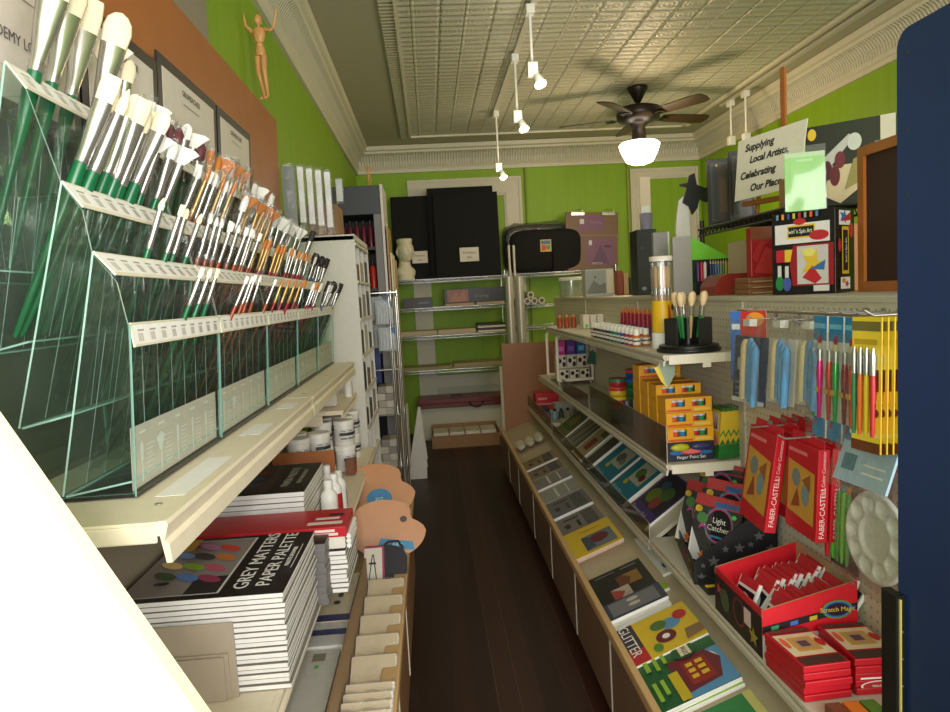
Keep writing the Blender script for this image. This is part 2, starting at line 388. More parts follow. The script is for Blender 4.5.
MB().box(-.205, .5, .44, -.150, 3.9, .475, K(206, 168, 118, .4)).build('wooden_rail', g, .006)
for y in (1.45, 2.1, 2.75): MB().box(-.1719, y, .02, -.168, y+.02, .44, CREAM).build('joint_strip', g)
# upper shelf in two lengths
def left_shelf(y0, y1, z, xl, label, drop=.06):
    s = T('gondola_shelf', label, 'shelf', (0, y0, z)); L = y1-y0
    MB().box(PEGX, 0, -.022, xl-.012, L, -.001, PUTTY).build('deck', s, .002)
    mb = MB()
    pf = [(xl-.012, 0), (xl-.002, 0), (xl, -.006), (xl-.006, -.028), (xl, -.034), (xl+.002, -drop), (xl-.006, -drop), (xl-.010, -.034), (xl-.012, -.022)]
    mb.prism([(x, .001, zz) for x, zz in pf], (0, L-.002, 0), PUTTY); mb.build('front_lip', s)
    for e in (0.0, L-.004):
        MB().box(PEGX+.02, e, -.07, xl-.10, e+.004, -.0225, PUTTY).build('bracket', s)
    if drop > .05:
        MB().box(xl-.30, -.010, -.035, xl-.13, -.0005, -.003, PUTTY).box(xl-.13, -.006, -.03, xl-.014, -.0005, -.004, PUTTY).build('end_cap', s, .003)
        for y in (.09, .62): MB().lathe([(0, .001), (.006, .001), (.006, 0), (0, 0)][::-1], METAL, (xl-.045, y, 0), 10).build('rivet', s)
    return s
ls = left_shelf(.972, 2.19, 1.263, -.38, 'long cream metal shelf with grooved lip under the near brush cases')
for q, (y, l) in enumerate(((.13, .27), (.62, .14), (1.0, .10))):
    MB().box(-.447, y, .0005, -.400, y+l, .0012, K(246, 244, 238, .5)).build('paper_label', ls)
left_shelf(2.195, 3.41, 1.263, -.38, 'cream metal shelf under the far brush cases, beyond the shelf joint')
left_shelf(.972, 2.19, .73, -.362, 'cream metal middle shelf holding the stacks of paper pads', .04)
left_shelf(2.195, 3.9, .73, -.36, 'middle shelf under the paint jars, beyond the pad stacks', .04)
# ---- brush cases
CARDG = K(224, 211, 198, .5); RAILC = K(238, 228, 200, .45); INK = K(176, 164, 146, .6); PALE = K(250, 248, 242, .5)
W = .452
TIER = [  # floor back, floor front, sheet top, rail lower edge
    ((-.715, 1.615), (-.66, 1.63), (-.602, 1.933), (-.575, 1.893)),
    ((-.700, 1.500), (-.610, 1.518), (-.539, 1.756), (-.512, 1.716)),
    ((-.642, 1.385), (-.556, 1.402), (-.504, 1.649), (-.474, 1.612)),
    ((-.588, 1.273), (-.478, 1.290), (-.460, 1.537), (-.456, 1.499))]
SHEETB = [(-.700, 1.500), (-.642, 1.385), (-.588, 1.273)]
def make_case():
    c = T('brush_case', 'stepped clear glass brush case, nearest the camera on the cream shelf', 'display case', (0, 1.107, 0), group='stepped glass brush cases on the left shelf')
    MB().sheet((-.7205, 0, 1.265), (-.7205, 0, 1.98), (0, W, 0), .002, GLASS, GEDGE).build('back_pane', c)
    MB().sheet((-.478, 0, 1.265), (-.462, 0, 1.535), (0, W, 0), -.003, GFRONT, GEDGE2).build('front_pane', c)
    MB().box(-.60, .001, 1.2642, -.474, W-.001, 1.2690, K(30, 34, 34, .3)).build('base_sheet', c)
    for k in range(3):
        a = SHEETB[k]; b = TIER[k][2]
        MB().sheet((a[0], 0, a[1]), (b[0]-.002, 0, b[1]-.002), (0, W, 0), -.003, GLASS, GEDGE).build('tier_pane', c)
    for k in range(4):
        a, b = TIER[k][:2]
        MB().sheet((a[0]+.004, .003, a[1]), (b[0]-.004, .003, b[1]), (0, W-.006, 0), -.003, GLASS, GEDGE).build('tier_floor', c)
        a, b = TIER[k][2:]
        d = Vector((b[0]-a[0], 0, b[1]-a[1])); nn = Vector((-d.z, 0, d.x)).normalized()
        if nn.x < 0: nn = -nn
        r = MB(); o = Vector((a[0], .002, a[1]))
        r.prism([o, o+d, o+d-nn*.003, o-nn*.003], (0, W-.004, 0), RAILC)
        ro = r.build('price_rail', c, .001)
        M_ = frame(o+d+nn*.0006, (0, 1, 0), -d); WW, HH = W-.004, d.length
        it = [('r', .005, .1, .995, .9, PALE)]
        for j in range(9):
            x = .04+j*.107
            for q in range(5): it.append(('r', x+q*.009, .2, x+q*.009+.004+(q % 2)*.002, .55, INK))
            it.append(('r', x, .62, x+.055, .70, INK))
        prints(ro, M_, WW, HH, it, 'price_strip', .00002)
    for side in (0, W-.003):
        MB().prism([(-.719, side, 1.27), (-.4795, side, 1.27), (-.463, side, 1.53), (-.474, side, 1.60), (-.506, side, 1.645), (-.514, side, 1.71), (-.541, side, 1.752), (-.577, side, 1.89), (-.604, side, 1.928), (-.719, side, 1.97)], (0, .003, 0), GFRONT, GEDGE).build('side_pane', c)
    for k in range(4):
        fb, ff, tp = TIER[k][:3]
        sb = SHEETB[k-1] if k else (-.716, 1.615)
        n = 6
        for j in range(1, n+1):
            y = W*j/(n+1)
            top = min(tp[1]-.012, 1.9); bt = SHEETB[k-1] if k else (-.716, 1.62)
            bx = -.715 if k == 0 else (TIER[k-1][2][0]-SHEETB[k-1][0])/(TIER[k-1][2][1]-SHEETB[k-1][1])*(top-SHEETB[k-1][1])+SHEETB[k-1][0]+.005
            fx2 = tp[0]-.004+(top-tp[1])*.2
            MB().prism([(fb[0]+.006, y, fb[1]+.004), (ff[0]-.006, y, ff[1]+.004), (fx2-.004, y, top), (min(bx, fx2-.03), y, top)], (0, .0024, 0), GFRONT, K(206, 228, 220, .25, 0, .1)).build('divider', c)
    for k in range(1, 4):          # crumpled clear film lying in each tier
        fb, ff, tp = TIER[k][:3]; z0, z1 = fb[1]+.03, tp[1]-.05
        def fn(u, v, fb=fb, z0=z0, z1=z1, tp=tp): return (fb[0]+.030+(tp[0]-fb[0]-.026)*v*.92+.006*math.sin(31*u+9*v)*math.sin(23*v+7*u), .02+(W-.04)*u, z0+(z1-z0)*v+.004*math.sin(40*u))
        MB().grid(fn, 22, 12, CRINK).build('crumpled_film', c)
    # grey card with pictures of brush shapes behind the front pane
    cd = MB().sheet((-.4835, .008, 1.272), (-.4785, .008, 1.372), (0, W-.016, 0), .0008, CARDG, CARDG).build('shape_card', c)
    M_ = frame((-.4825, .008, 1.272), (0, 1, 0), (.05, 0, 1.0)); it = []
    for j in range(5):
        x = .08+j*.185
        it += [('r', x-.006, .05, x+.006, .42, PALE), ('p', [(x-.01, .42), (x+.01, .42), (x+(.045 if j == 1 else .016), .66), (x, .74), (x-(.045 if j == 1 else .016), .66)], PALE), ('r', x-.02, .86, x+.04, .90, PALE)]
        for q in range(7): it.append(('r', x+.04, .62-q*.075, x+.12-(q % 3)*.014, .638-q*.075, PALE))
    prints(cd, M_ @ Matrix.Translation((0, 0, .0012)), W-.016, .10, it, 'card_print', .00002)
    return c
case = make_case()
for i in range(1, 5):
    dup(case, (0, 1.107+.457*i, 0), label='stepped clear glass brush case, %s one along from the nearest case' % ORD[i])
# ---- brushes
SILV = K(190, 187, 180, .27, .85); GOLD = K(196, 158, 92, .3, .7)
HOG = K(240, 228, 196, .7, 0, .14, 300); SYN = K(206, 124, 40, .55, 0, .2, 300); DARKH = K(40, 32, 30, .6, 0, .2, 300); PLUM = K(104, 48, 54, .6); WHT = K(244, 242, 234, .6, 0, .08, 300)
GRN = K(18, 98, 58, .28); SIEN = K(150, 66, 26, .3); CRIM = K(150, 24, 44, .28); BLU = K(28, 62, 120, .3); BLK = K(26, 26, 28, .35)
_bp = {}
def brush_proto(hcol, hl, r, fl, w, t, bl, shape, bcol, fcol=SILV, sleeve=False):
    o = T('paint_brush', 'x', 'paint brush', (0, 0, -50))
    MB().loft([(0, r*.35, r*.35), (.01, r*.5, r*.5), (hl*.55, r*.75, r*.75), (hl*.88, r*1.15, r*1.15), (hl, r, r)], hcol, 10).build('handle', o)
    f = MB().loft([(hl-.006, r*1.02, r*1.02), (hl-.004, r*1.12, r*1.12), (hl+.004, r*1.05, r*1.05), (hl+.008, r*1.12, r*1.12), (hl+.012, r*1.05, r*1.05), (hl+fl*.6, (r+w)*.55, (r+t)*.6), (hl+fl, w, t)], fcol, 12, False); f.build('ferrule', o)
    z = hl+fl
    if shape == 'round': sec = [(z-.001, w*.9, w*.9), (z+bl*.3, w*1.1, w*1.1), (z+bl*.7, w*.7, w*.7), (z+bl, .0006, .0006)]
    elif shape == 'flat': sec = [(z-.001, w*.97, t*.95), (z+bl*.5, w*1.06, t*1.1), (z+bl*.9, w*1.0, t*.6), (z+bl, w*.93, t*.25)]
    elif shape == 'filbert': sec = [(z-.001, w*.97, t*.95), (z+bl*.45, w*1.12, t*1.15), (z+bl*.75, w*.95, t*.8), (z+bl*.93, w*.55, t*.45), (z+bl, w*.1, t*.15)]
    elif shape == 'fan': sec = [(z-.001, w*.97, t*.95), (z+bl*.5, w*2.2, t*.6), (z+bl*.86, w*3.2, t*.4), (z+bl, w*2.2, t*.25)]
    else: sec = [(z-.001, w*.95, w*.8), (z+bl*.4, w*1.7, w*1.5), (z+bl*.75, w*1.6, w*1.4), (z+bl, w*.5, w*.4)]
    MB().loft(sec, bcol, 14).build('bristles', o)
    if sleeve:
        mx = max(q[1] for q in sec)*1.15
        MB().loft([(hl*.3, r*1.7, r*1.6), (hl*.8, r*2.0, r*1.8), (hl+fl, mx, t*1.6), (z+bl+.012, mx, t*1.7)], SLEEVE, 8, False).build('clear_sleeve', o)
    return o
SHN = {'round': 'pointed round', 'flat': 'flat', 'filbert': 'filbert', 'fan': 'fan', 'mop': 'fluffy mop'}
def kind(hname, bname, hcol, hl, r, fl, w, t, bl, shape, bcol, fcol=SILV, sl=False):
    key = (hname, bname, hl, shape, w)
    if key not in _bp: _bp[key] = [brush_proto(hcol, hl, r, fl, w, t, bl, shape, bcol, fcol, sl), hname, bname, shape, False]
    return _bp[key]
bt_name = ['back row', 'upper row', 'lower row', 'front row']
def put_brush(k, tier, y, seq, n, case_i, lean, x, z, ly=0, spin=0):
    lab = '%s %s brush, %s bristles, %s in %s of %s case' % (k[1], SHN[k[3]], k[2], ORD[seq], bt_name[tier], ['nearest', 'second', 'third', 'fourth', 'farthest'][case_i])
    e = Euler((-ly, lean, 0)).to_matrix().to_4x4() @ Matrix.Rotation(PI/2+spin, 4, 'Z')
    if not k[4]: o = k[0]; k[4] = True; o.location = (x, y, z)
    else: o = dup(k[0], (x, y, z))
    o.rotation_euler = e.to_euler(); o['label'] = lab; o['group'] = 'artist brushes in the glass cases'
def pick(ci, tier, j):
    R = random.random()
    if ci == 0:
        sh = ['flat', 'round', 'flat', 'filbert', 'flat', 'round', 'filbert', 'flat'][j % 8]
        if tier == 0: return kind('green', 'wide cream', GRN, .325, .0105, .115, .023, .007, .062, ['flat', 'filbert', 'flat', 'filbert'][j % 4], HOG, SILV) if j < 4 else kind('green', 'cream', GRN, .31, .008, .09, .013, .006, .045, ['round', 'fan', 'filbert'][j % 3], HOG)
        if tier == 1:
            if j < 8: return kind('green', 'cream', GRN, .300-.006*(j % 3), .0095, .098, .0140 if sh != 'round' else .009, .006, .044, sh, HOG, SILV)
            return kind('green', 'white', GRN, .285, .0065, .08, .010, .005, .036, ['fan', 'flat', 'round', 'filbert'][j % 4], WHT, SILV, j % 3 == 1)
        if tier == 2: return kind('green', 'cream', GRN, .285, .0054, .07, .0055, .003, .022, ['round', 'flat', 'filbert'][j % 3], HOG)
        return kind('green', 'cream', GRN, .300, .0046, .05, .0042, .0026, .02, 'filbert' if j % 2 else 'flat', HOG)
    if ci == 1:
        if tier == 0: return kind('green', 'white', GRN, .27, .006, .09, .013, .005, .038, ['fan', 'flat', 'filbert'][j % 3], WHT, SILV, j % 3 == 1) if j % 5 < 2 else kind('sienna', 'plum', SIEN, .26, .006, .07, .008, .006, .05, 'mop', PLUM, SILV, j % 2 == 0)
        if tier == 1: return kind('sienna', 'white', SIEN, .272, .0052, .085, .006, .004, .03, ['round', 'flat', 'round'][j % 3], WHT, SILV, j % 2 == 0) if R < .65 else kind('sienna', 'golden', SIEN, .275, .005, .085, .005, .004, .04, 'round', SYN, GOLD, True)
        if tier == 2: return kind('sienna', 'white', SIEN, .285, .0045, .075, .0055, .003, .022, ['round', 'flat'][j % 2], WHT, SILV, j % 3 == 0)
        return kind('sienna', 'pale', SIEN, .300, .0042, .05, .004, .0025, .018, ['flat', 'round'][j % 2], WHT)
    if ci == 2:
        if tier == 0: return kind('sienna', 'golden', SIEN, .255, .0055, .085, .010, .005, .042, ['flat', 'round', 'fan'][j % 3], SYN, GOLD, j % 2 == 0)
        if tier == 1: return kind('crimson', 'golden', CRIM, .265, .005, .08, .0085, .004, .034, ['flat', 'fan', 'round'][j % 3], SYN, GOLD, j % 3 == 1) if j % 3 else kind('sienna', 'white', SIEN, .27, .005, .06, .010, .004, .045, 'filbert', WHT, SILV, True)
        if tier == 2: return kind('crimson', 'golden', CRIM, .28, .0045, .06, .0055, .003, .032, ['round', 'flat'][j % 2], SYN, GOLD, j % 3 == 1)
        return kind('crimson', 'golden', CRIM, .300, .0042, .05, .004, .0025, .02, ['round', 'flat'][j % 2], SYN, GOLD)
    if ci == 3:
        if tier < 2: return kind('blue', 'white', BLU, .26, .0052, .065, .010, .004, .045, ['flat', 'fan', 'filbert', 'round'][j % 4], WHT, SILV, j % 2 == 0)
        return kind('crimson', 'white', CRIM, .285, .0043, .055, .006, .003, .03, ['flat', 'filbert'][j % 2], WHT if j % 2 else SYN)
    if tier == 0 or j % 2: return kind('black', 'dark', BLK, .27, .0055, .065, .012, .006, .05, ['mop', 'flat', 'mop'][j % 3], DARKH)
    return kind('blue', 'white', BLU, .28, .0045, .06, .006, .003, .03, ['flat', 'round'][j % 2], WHT, SILV, True)
BASE = [(-.692, 1.632, .28), (-.652, 1.522, .41), (-.606, 1.404, .37), (-.572, 1.290, .42)]
COUNT = [[6, 13, 4, 3], [9, 14, 12, 5], [10, 12, 12, 5], [5, 10, 11, 6], [0, 3, 9, 8]]
for ci in range(5):
    for tier in range(4):
        n = COUNT[ci][tier]
        for j in range(n):
            fr = (j+.5)/n
            if ci == 0 and tier >= 2: fr = .42+.56*fr
            y = 1.107+.457*ci+.02+(W-.05)*fr+random.uniform(-.006, .006)
            x, z, le = BASE[tier]
            d = W/7; rel = (y-1.107-.457*ci) % d          # stand clear of the dividers
            if rel < .010: y += .011-rel
            if rel > d-.008: y -= .010
            put_brush(pick(ci, tier, j), tier, y, j, n, ci, le+random.uniform(-.04, .03), x, z+.002, random.uniform(-.02, .14), random.uniform(-1.5, -.6))
# ---- header board, cards, mannequin
OAK = K(176, 104, 48, .45, 0, .12, 6)
hb = MB().prism([(-.705, .95, 1.99), (-.705, 3.47, 1.99), (-.705, 3.53, 2.445), (-.705, .95, 2.445)], (.018, 0, 0), OAK).build('header_board', None, .002)
tag(hb, 'long orange-brown wooden header board above the brush cases along the green wall', 'board')
tag(MB().box(-.727, 2.15, 1.99, -.7055, 2.56, 2.80, K(150, 140, 122, .6)).build('backing_panel'), 'taupe panel behind the wooden header board against the green wall', 'panel')
CW = K(226, 216, 204, .55); CB = K(28, 26, 28, .4); CT = K(92, 84, 84, .5)
def header_card(y0, y1, z1, h, l1, l2, label, tilt=0):
    c = T('brand_card', label, 'card', (-.682, y0, z1-h), (0, .05, 0), 'framed cards behind the brushes')
    L = y1-y0
    MB().prism([(0, 0, 0), (0, L, tilt*L), (0, L, h+tilt*L), (0, 0, h)], (.006, 0, 0), CB).build('frame', c)
    k = .03
    MB().prism([(.0065, k, k), (.0065, L-k, k+tilt*(L-2*k)), (.0065, L-k, h-k+tilt*(L-2*k)), (.0065, k, h-k)], (.001, 0, 0), CW).build('card_face', c)
    M_ = frame((.009, 0, 0), (0, 1, tilt), (0, 0, 1))
    prints(c, M_, L, h, [('t', .5, .80, .078, l1, CT), ('r', .36, .70, .64, .706, CT), ('t', .45, .45, .088, l2, CT)], 'rule')
header_card(1.05, 1.485, 2.185, .30, 'GRUMBACHER', 'ACADEMY LOU', 'black framed card at the near end of the board, ending LOU')
header_card(1.495, 1.90, 2.19, .30, 'GRUMBACHER', 'DEGAS', 'black framed white card lettered DEGAS behind the cream brushes')
header_card(1.91, 2.41, 2.225, .30, 'GRUMBACHER', 'GOLDENEDGE', 'black framed white card lettered GOLDENEDGE')
header_card(2.43, 2.86, 2.225, .28, 'GRUMBACHER', 'BRISTLETTE', 'black framed pale card farthest along the wooden header board')
def mannequin(s, loc, rz, label, pose):
    m = T('wooden_mannequin', label, 'mannequin', loc, (0, 0, rz)); WD = K(206, 150, 92, .4, 0, .1, 20)
    def ellp(name, c, r, par=m): 
        return MB().ell(tuple(v*s for v in c), tuple(v*s for v in r), WD, 14, 10).build(name, par)
    def limb(name, pts, rs, par=m):
        mb = MB().tube([tuple(v*s for v in p) for p in pts], [r*s for r in rs], WD, 10)
        for p, r in zip(pts, rs): mb.ell(tuple(v*s for v in p), (r*s,)*3, WD, 10, 6)
        return mb.build(name, par)
    ellp('head', (0, 0, .915), (.045, .05, .065)); limb('neck', [(0, 0, .82), (0, 0, .86)], [.018, .018])
    MB().loft([(.66*s, .05*s, .04*s), (.72*s, .07*s, .05*s), (.80*s, .085*s, .05*s), (.83*s, .04*s, .03*s)], WD, 14).build('chest', m)
    ellp('waist', (0, 0, .635), (.042, .04, .05)); MB().loft([(.51*s, .05*s, .045*s), (.56*s, .065*s, .05*s), (.61*s, .05*s, .04*s)], WD, 14).build('hips', m)
    for name, pts, rs in pose: limb(name, pts, rs)
    return m
AR = [.024, .019, .016, .014, .012]
pose1 = [('arm', [(.09, 0, .80), (.17, -.02, .77), (.21, -.02, .80), (.25, -.03, .92), (.265, -.03, .98)], AR),
         ('arm', [(-.09, 0, .80), (-.15, -.02, .86), (-.16, -.02, .92), (-.19, -.03, 1.06), (-.20, -.03, 1.12)], AR),
         ('leg', [(.04, 0, .50), (.075, -.07, .32), (.08, -.07, .29), (.05, .01, .06), (.05, -.05, .02)], [.036, .03, .026, .018, .02]),
         ('leg', [(-.04, 0, .50), (-.03, -.02, .31), (-.02, -.02, .28), (.0, .02, .06), (.0, -.05, .02)], [.036, .03, .026, .018, .02])]
mannequin(.375, (-.668, 3.20, 2.4455), -.35, 'jointed wooden artist mannequin with raised arms standing on the header board', pose1)
# packs hanging past the brush cases
def hang_pack(name, label, loc, w, h, t, core, cat, group, rz=0, strip=None):
    p = T(name, label, cat, loc, (0, 0, rz), group)
    core(p)
    MB().grid(lambda u, v: (w*(u-.5), -t*(.35+.65*math.sin(PI*v)**.5)*math.sin(PI*u)**.4-.002, -h*v), 8, 10, FILM).grid(lambda u, v: (w*(u-.5), .003+t*.3*math.sin(PI*u), -h*v), 4, 4, FILM).build('plastic_bag', p)
    return p
def bone(p):
    MB().box(-.015, -.016, -.29, .015, -.004, -.015, WHITE).build('white_stick', p, .004)
for i in range(4):
    hang_pack('stick_pack', 'clear pack holding a long white stick, %s of four hanging beyond the header board' % ORD[i], (-.607+.044*i, 3.62, 2.25-.01*i), .042, .33, .02, bone, 'pack', 'white stick packs hanging by the left wall', .1)
hang_pack('pouch', 'grey clear pouch hanging between the header board and the white stick packs', (-.658, 3.58, 2.25), .065, .34, .02, lambda p: MB().box(-.03, -.012, -.32, .03, -.003, -.02, K(140, 145, 140, .5)).build('grey_card', p), 'pouch', None)
hang_pack('pouch', 'small clear pack hanging right of the white stick packs', (-.42, 3.64, 2.18), .04, .13, .02, lambda p: MB().box(-.016, -.012, -.12, .016, -.003, -.01, K(200, 205, 200, .5)).build('card_insert', p), 'pouch', None)
# ================================================================== left: pads, bin, jars
PAGE = K(240, 238, 232, .6); PADB = K(30, 28, 28, .35); GREYC = K(128, 122, 112, .55)
def pad_stack(n, x0, x1, y0, y1, z0, z1, label, group, art=True, lastlabel=None, jig=.003):
    t = (z1-z0)/n
    def mk(top):
        p = T('paper_pad', 'x', 'pad', (0, 0, -40)); w, d = x1-x0, y1-y0
        MB().box(0, 0, .0012, w, d, t-.0016, PAGE).build('pages', p)
        MB().box(-.0005, -.0005, t-.0015, w+.0005, d+.0005, t-.0003, PADB if top else GREYC).build('cover', p)
        MB().box(-.0005, -.0005, .0002, w+.0005, d+.0005, .0011, GREYC).build('backing_board', p)
        return p
    src = mk(False)
    for k in range(n):
        lab = '%s, %s from top' % (label, ORD[n-1-k])
        loc = (x0+random.uniform(-jig, jig), y0+random.uniform(-jig, jig), z0+k*t)
        rot = (0, 0, random.uniform(-.008, .008))
        if k == n-1:
            o = mk(True); o.location = loc; o['label'] = lastlabel or lab; top = o
        elif k == 0: o = src; o.location = loc; o['label'] = lab
        else: o = dup(src, loc, None, lab)
        o.rotation_euler = rot; o['group'] = group
    return top, t
top, t = pad_stack(18, -.70, -.348, 1.466, 1.856, .731, .945, 'white paper pad in the near stack under the near brush case', 'paper palette pads in the near stack', lastlabel='topmost black covered paper palette pad with white lettering, near stack')
M_ = frame((.352, 0, t), (0, 1, 0), (-1, 0, 0)); WW, HH = .39, .352
WT = K(240, 238, 230, .5)
art = [('r', .05, .40, .95, 1.0, K(214, 212, 204, .5)), ('r', .06, .415, .94, 1.0, K(142, 134, 128, .5)), ('r', .06, .415, .30, .62, K(40, 38, 38, .5)), ]
for i, c in enumerate([(150, 60, 90), (190, 90, 110), (200, 120, 60), (210, 70, 50), (90, 130, 190), (140, 180, 60), (70, 60, 60), (180, 120, 160), (60, 90, 50), (220, 190, 120), (120, 150, 200), (160, 40, 40)]):
    cx_, cy_ = .27+.165*(i % 4)+.03*(i//4), .53+.15*(i//4)+.02*(i % 2)
    art.append(('p', [(cx_+.05*math.cos(t_)+.045*math.sin(t_), cy_+.085*math.sin(t_)) for t_ in [2*PI*q/14 for q in range(14)]], K(*c, .5)))
art += [('r', .72, .80, .94, 1.0, K(190, 150, 60, .5)), ('e', .20, .80, .025, .05, K(40, 38, 38, .5))]
art += [('t', .5, .27, .13, 'GREY MATTERS', WT, 0, 1.12), ('t', .5, .135, .125, 'PAPER PALETTE', WT, 0, 1.12), ('t', .5, .055, .04, 'PALETTE DE PAPIER', WT), ('r', .3, .015, .7, .02, WT)]
prints(top, M_, WW, HH, art)
top2, t2 = pad_stack(14, -.735, -.434, 2.205, 2.60, .731, .962, 'white paper pad in the second stack behind the red box', 'paper pads in the second stack', lastlabel='topmost pad with dark paint-tube cover, second stack behind the red box')
prints(top2, frame((.301, 0, t2), (0, 1, 0), (-1, 0, 0)), .395, .301, [('r', .05, .40, .95, 1.0, K(70, 62, 58, .5)), ('e', .3, .72, .08, .2, K(90, 80, 110, .5)), ('e', .5, .74, .08, .2, K(60, 90, 120, .5)), ('e', .7, .72, .08, .2, K(130, 60, 50, .5)), ('t', .5, .25, .12, 'PAPER PALETTE', K(180, 170, 150, .5)), ('t', .5, .12, .07, 'DISPOSABLE SHEETS', K(160, 150, 130, .5))])
pad_stack(9, -.70, -.278, 1.95, 2.19, .731, .852, 'white edged pad beneath the long red lidded box', 'pads under the red box')
_pg = PAGE; PAGE = K(112, 110, 108, .5)
pad_stack(10, -.70, -.325, 1.868, 1.942, .731, .905, 'dark grey edged pad just behind the near stack', 'dark grey pads behind the near stack')
PAGE = _pg
for i, (x, h) in enumerate(((-.52, .165), (-.43, .10), (-.42, .095))):
    o = MB().box(-.23, 0, 0, 0, .004, h, K(172, 158, 138, .6)).build('grey_board')
    o.location = ((-.452, -.466, -.474)[i], 1.455-.006*(i+1), .731); o.rotation_euler = (.02, 0, 0)
    tag(o, ['tallest grey cardboard sheet standing against the near pad stack', 'middle grey cardboard sheet leaning on the near pad stack', 'front grey cardboard sheet leaning on the near pad stack'][i], 'cardboard')
RED = K(196, 34, 44, .35)
rb = T('long_red_box', 'long white box with red lid lying across the shelf between the pad stacks', 'box', (-.71, 1.96, .853))
MB().box(0, 0, 0, .43, .17, .045, K(232, 224, 208, .5)).build('box_body', rb, .004)
MB().box(-.002, -.004, .036, .436, .174, .066, RED).build('lid', rb, .002)
prints(rb, frame((0, -.0044, .036), (1, 0, 0), (0, 0, 1)), .434, .030, [('r', .78, .2, .95, .45, K(240, 220, 210, .5)), ('r', .80, .55, .93, .8, K(240, 220, 210, .5))], 'lid_print')
prints(rb, frame((0, -.004, .0666), (1, 0, 0), (0, 1, 0)), .434, .176, [('r', .74, .15, .97, .30, K(244, 226, 220, .5)), ('r', .78, .40, .94, .52, K(244, 226, 220, .5)), ('r', .86, .62, .96, .72, K(30, 30, 30, .5))], 'lid_print')
for i in range(3):
    o = tag(MB().tube([(-.2705, 1.965, .8596+.0142*i), (-.2705, 2.12, .8596+.0142*i)], .007, WHITE, 10).build('paper_roll'), ['lowest', 'middle', 'top'][i]+' of three white rolls at the aisle end of the red box', 'paper roll')
# bottles by the second stack
BOT = K(244, 242, 236, .35)
def bottle(x, y, z, h, r, cap, lab, label, cat='bottle', bc=BOT, group=None):
    b = T('bottle', label, cat, (x, y, z), group=group)
    MB().lathe([(r*.9, 0), (r, .006), (r, h*.70), (r*.8, h*.78), (r*.42, h*.83), (r*.42, h*.86)], bc, n=16).build('bottle_body', b)
    MB().lathe([(r*.52, h*.84), (r*.52, h*.98), (r*.45, h)], cap, n=14).build('cap', b)
    MB().lathe([(r*1.01, h*.12), (r*1.01, h*.62)], lab, n=16, cap=False).build('paper_label', b)
    prints(b, frame((r*1.03, -r*.5, h*.14), (0, 1, 0), (0, 0, 1)), r, h*.45, [('r', .2, .1, .4, .9, K(40, 40, 40)), ('r', .5, .2, .6, .8, K(90, 90, 90))], 'label_print')
    return b
LBW = K(238, 236, 230, .5); LBR = K(190, 40, 44, .4)
bottle(-.398, 2.47, .731, .195, .030, WHITE, LBW, 'large white bottle with white cap beside the second pad stack')
bottle(-.395, 2.58, .731, .19, .028, WHITE, LBR, 'white bottle with red label behind the large white bottle')
bottle(-.44, 2.72, .731, .19, .028, WHITE, LBW, 'white capped bottle behind the second pad stack, left of the red labelled one')
bottle(-.392, 2.69, .731, .175, .027, K(225, 220, 210, .4), LBW, 'pale bottle beneath clear wrap nearest the aisle behind the red labelled bottle')
bottle(-.40, 2.39, .731, .11, .017, K(240, 240, 240), K(206, 120, 130, .4), 'small pink labelled bottle in front of the large white bottle')
# big dark pad standing in bin
dk = T('sketch_pad', 'thick grey edged pad lying under the near stack, toward the aisle', 'pad', (-.350, 1.50, .515), (0, .0, 0))
# packs of paper in clear film
def flat_pack(x0, x1, y0, y1, z, t, core, label, items=(), cat='pack', group=None, film=True, tilt=(0, 0, 0)):
    p = T('paper_pack', label, cat, (x0, y0, z), tilt, group); w, d = x1-x0, y1-y0
    MB().box(0, 0, 0, w, d, t, core).build('contents', p)
    if film:
        MB().grid(lambda u, v: (w*u, d*v, t+.004+.003*math.sin(9*u+5*v)*math.sin(7*v)), 8, 8, FILM).build('clear_film', p)
    if items: prints(p, frame((w, 0, t+.0003), (0, 1, 0), (-1, 0, 0)), d, w, items)
    return p
bpy.data.objects.remove(dk)
KR = K(232, 220, 192, .5); NAVY = K(40, 52, 120, .45)
flat_pack(-.44, -.318, 1.50, 1.98, .50, .05, K(224, 222, 212, .45), 'grey plastic wrapped pack with green sticker, nearest in the bin', [('e', .80, .45, .02, .05, K(60, 220, 60, .5)), ('r', .86, .3, .95, .6, K(150, 140, 120))])
flat_pack(-.43, -.313, 1.99, 2.14, .50, .055, K(226, 226, 220, .45), 'white pack with blue bands in the bin behind the grey pack', [('r', .45, 0, .7, 1, NAVY)])
flat_pack(-.425, -.309, 2.15, 2.53, .50, .055, KR, 'tan paper pack with dark blue border in the bin', [('r', 0, 0, .12, 1, NAVY), ('r', .12, 0, 1, .06, NAVY), ('e', .35, .5, .04, .1, K(70, 60, 70)), ('e', .5, .45, .05, .08, K(70, 60, 70)), ('e', .62, .55, .03, .12, K(70, 60, 70)), ('r', .78, .25, .92, .75, NAVY)])
MB_ = tag(MB().box(-.306, 1.45, .31, -.300, 2.62, .575, K(150, 120, 84, .5)).build('bin_divider'), 'thin wooden divider standing in the bin between the packs and canvases', 'divider')
tag(MB().box(-.66, 1.45, .31, -.308, 2.62, .498, K(120, 90, 64, .6)).build('wooden_crate', None, .003), 'low wooden crate in the bin under the plastic wrapped packs', 'crate')
CANV = K(226, 208, 176, .5); CANVE = K(244, 240, 232, .5)
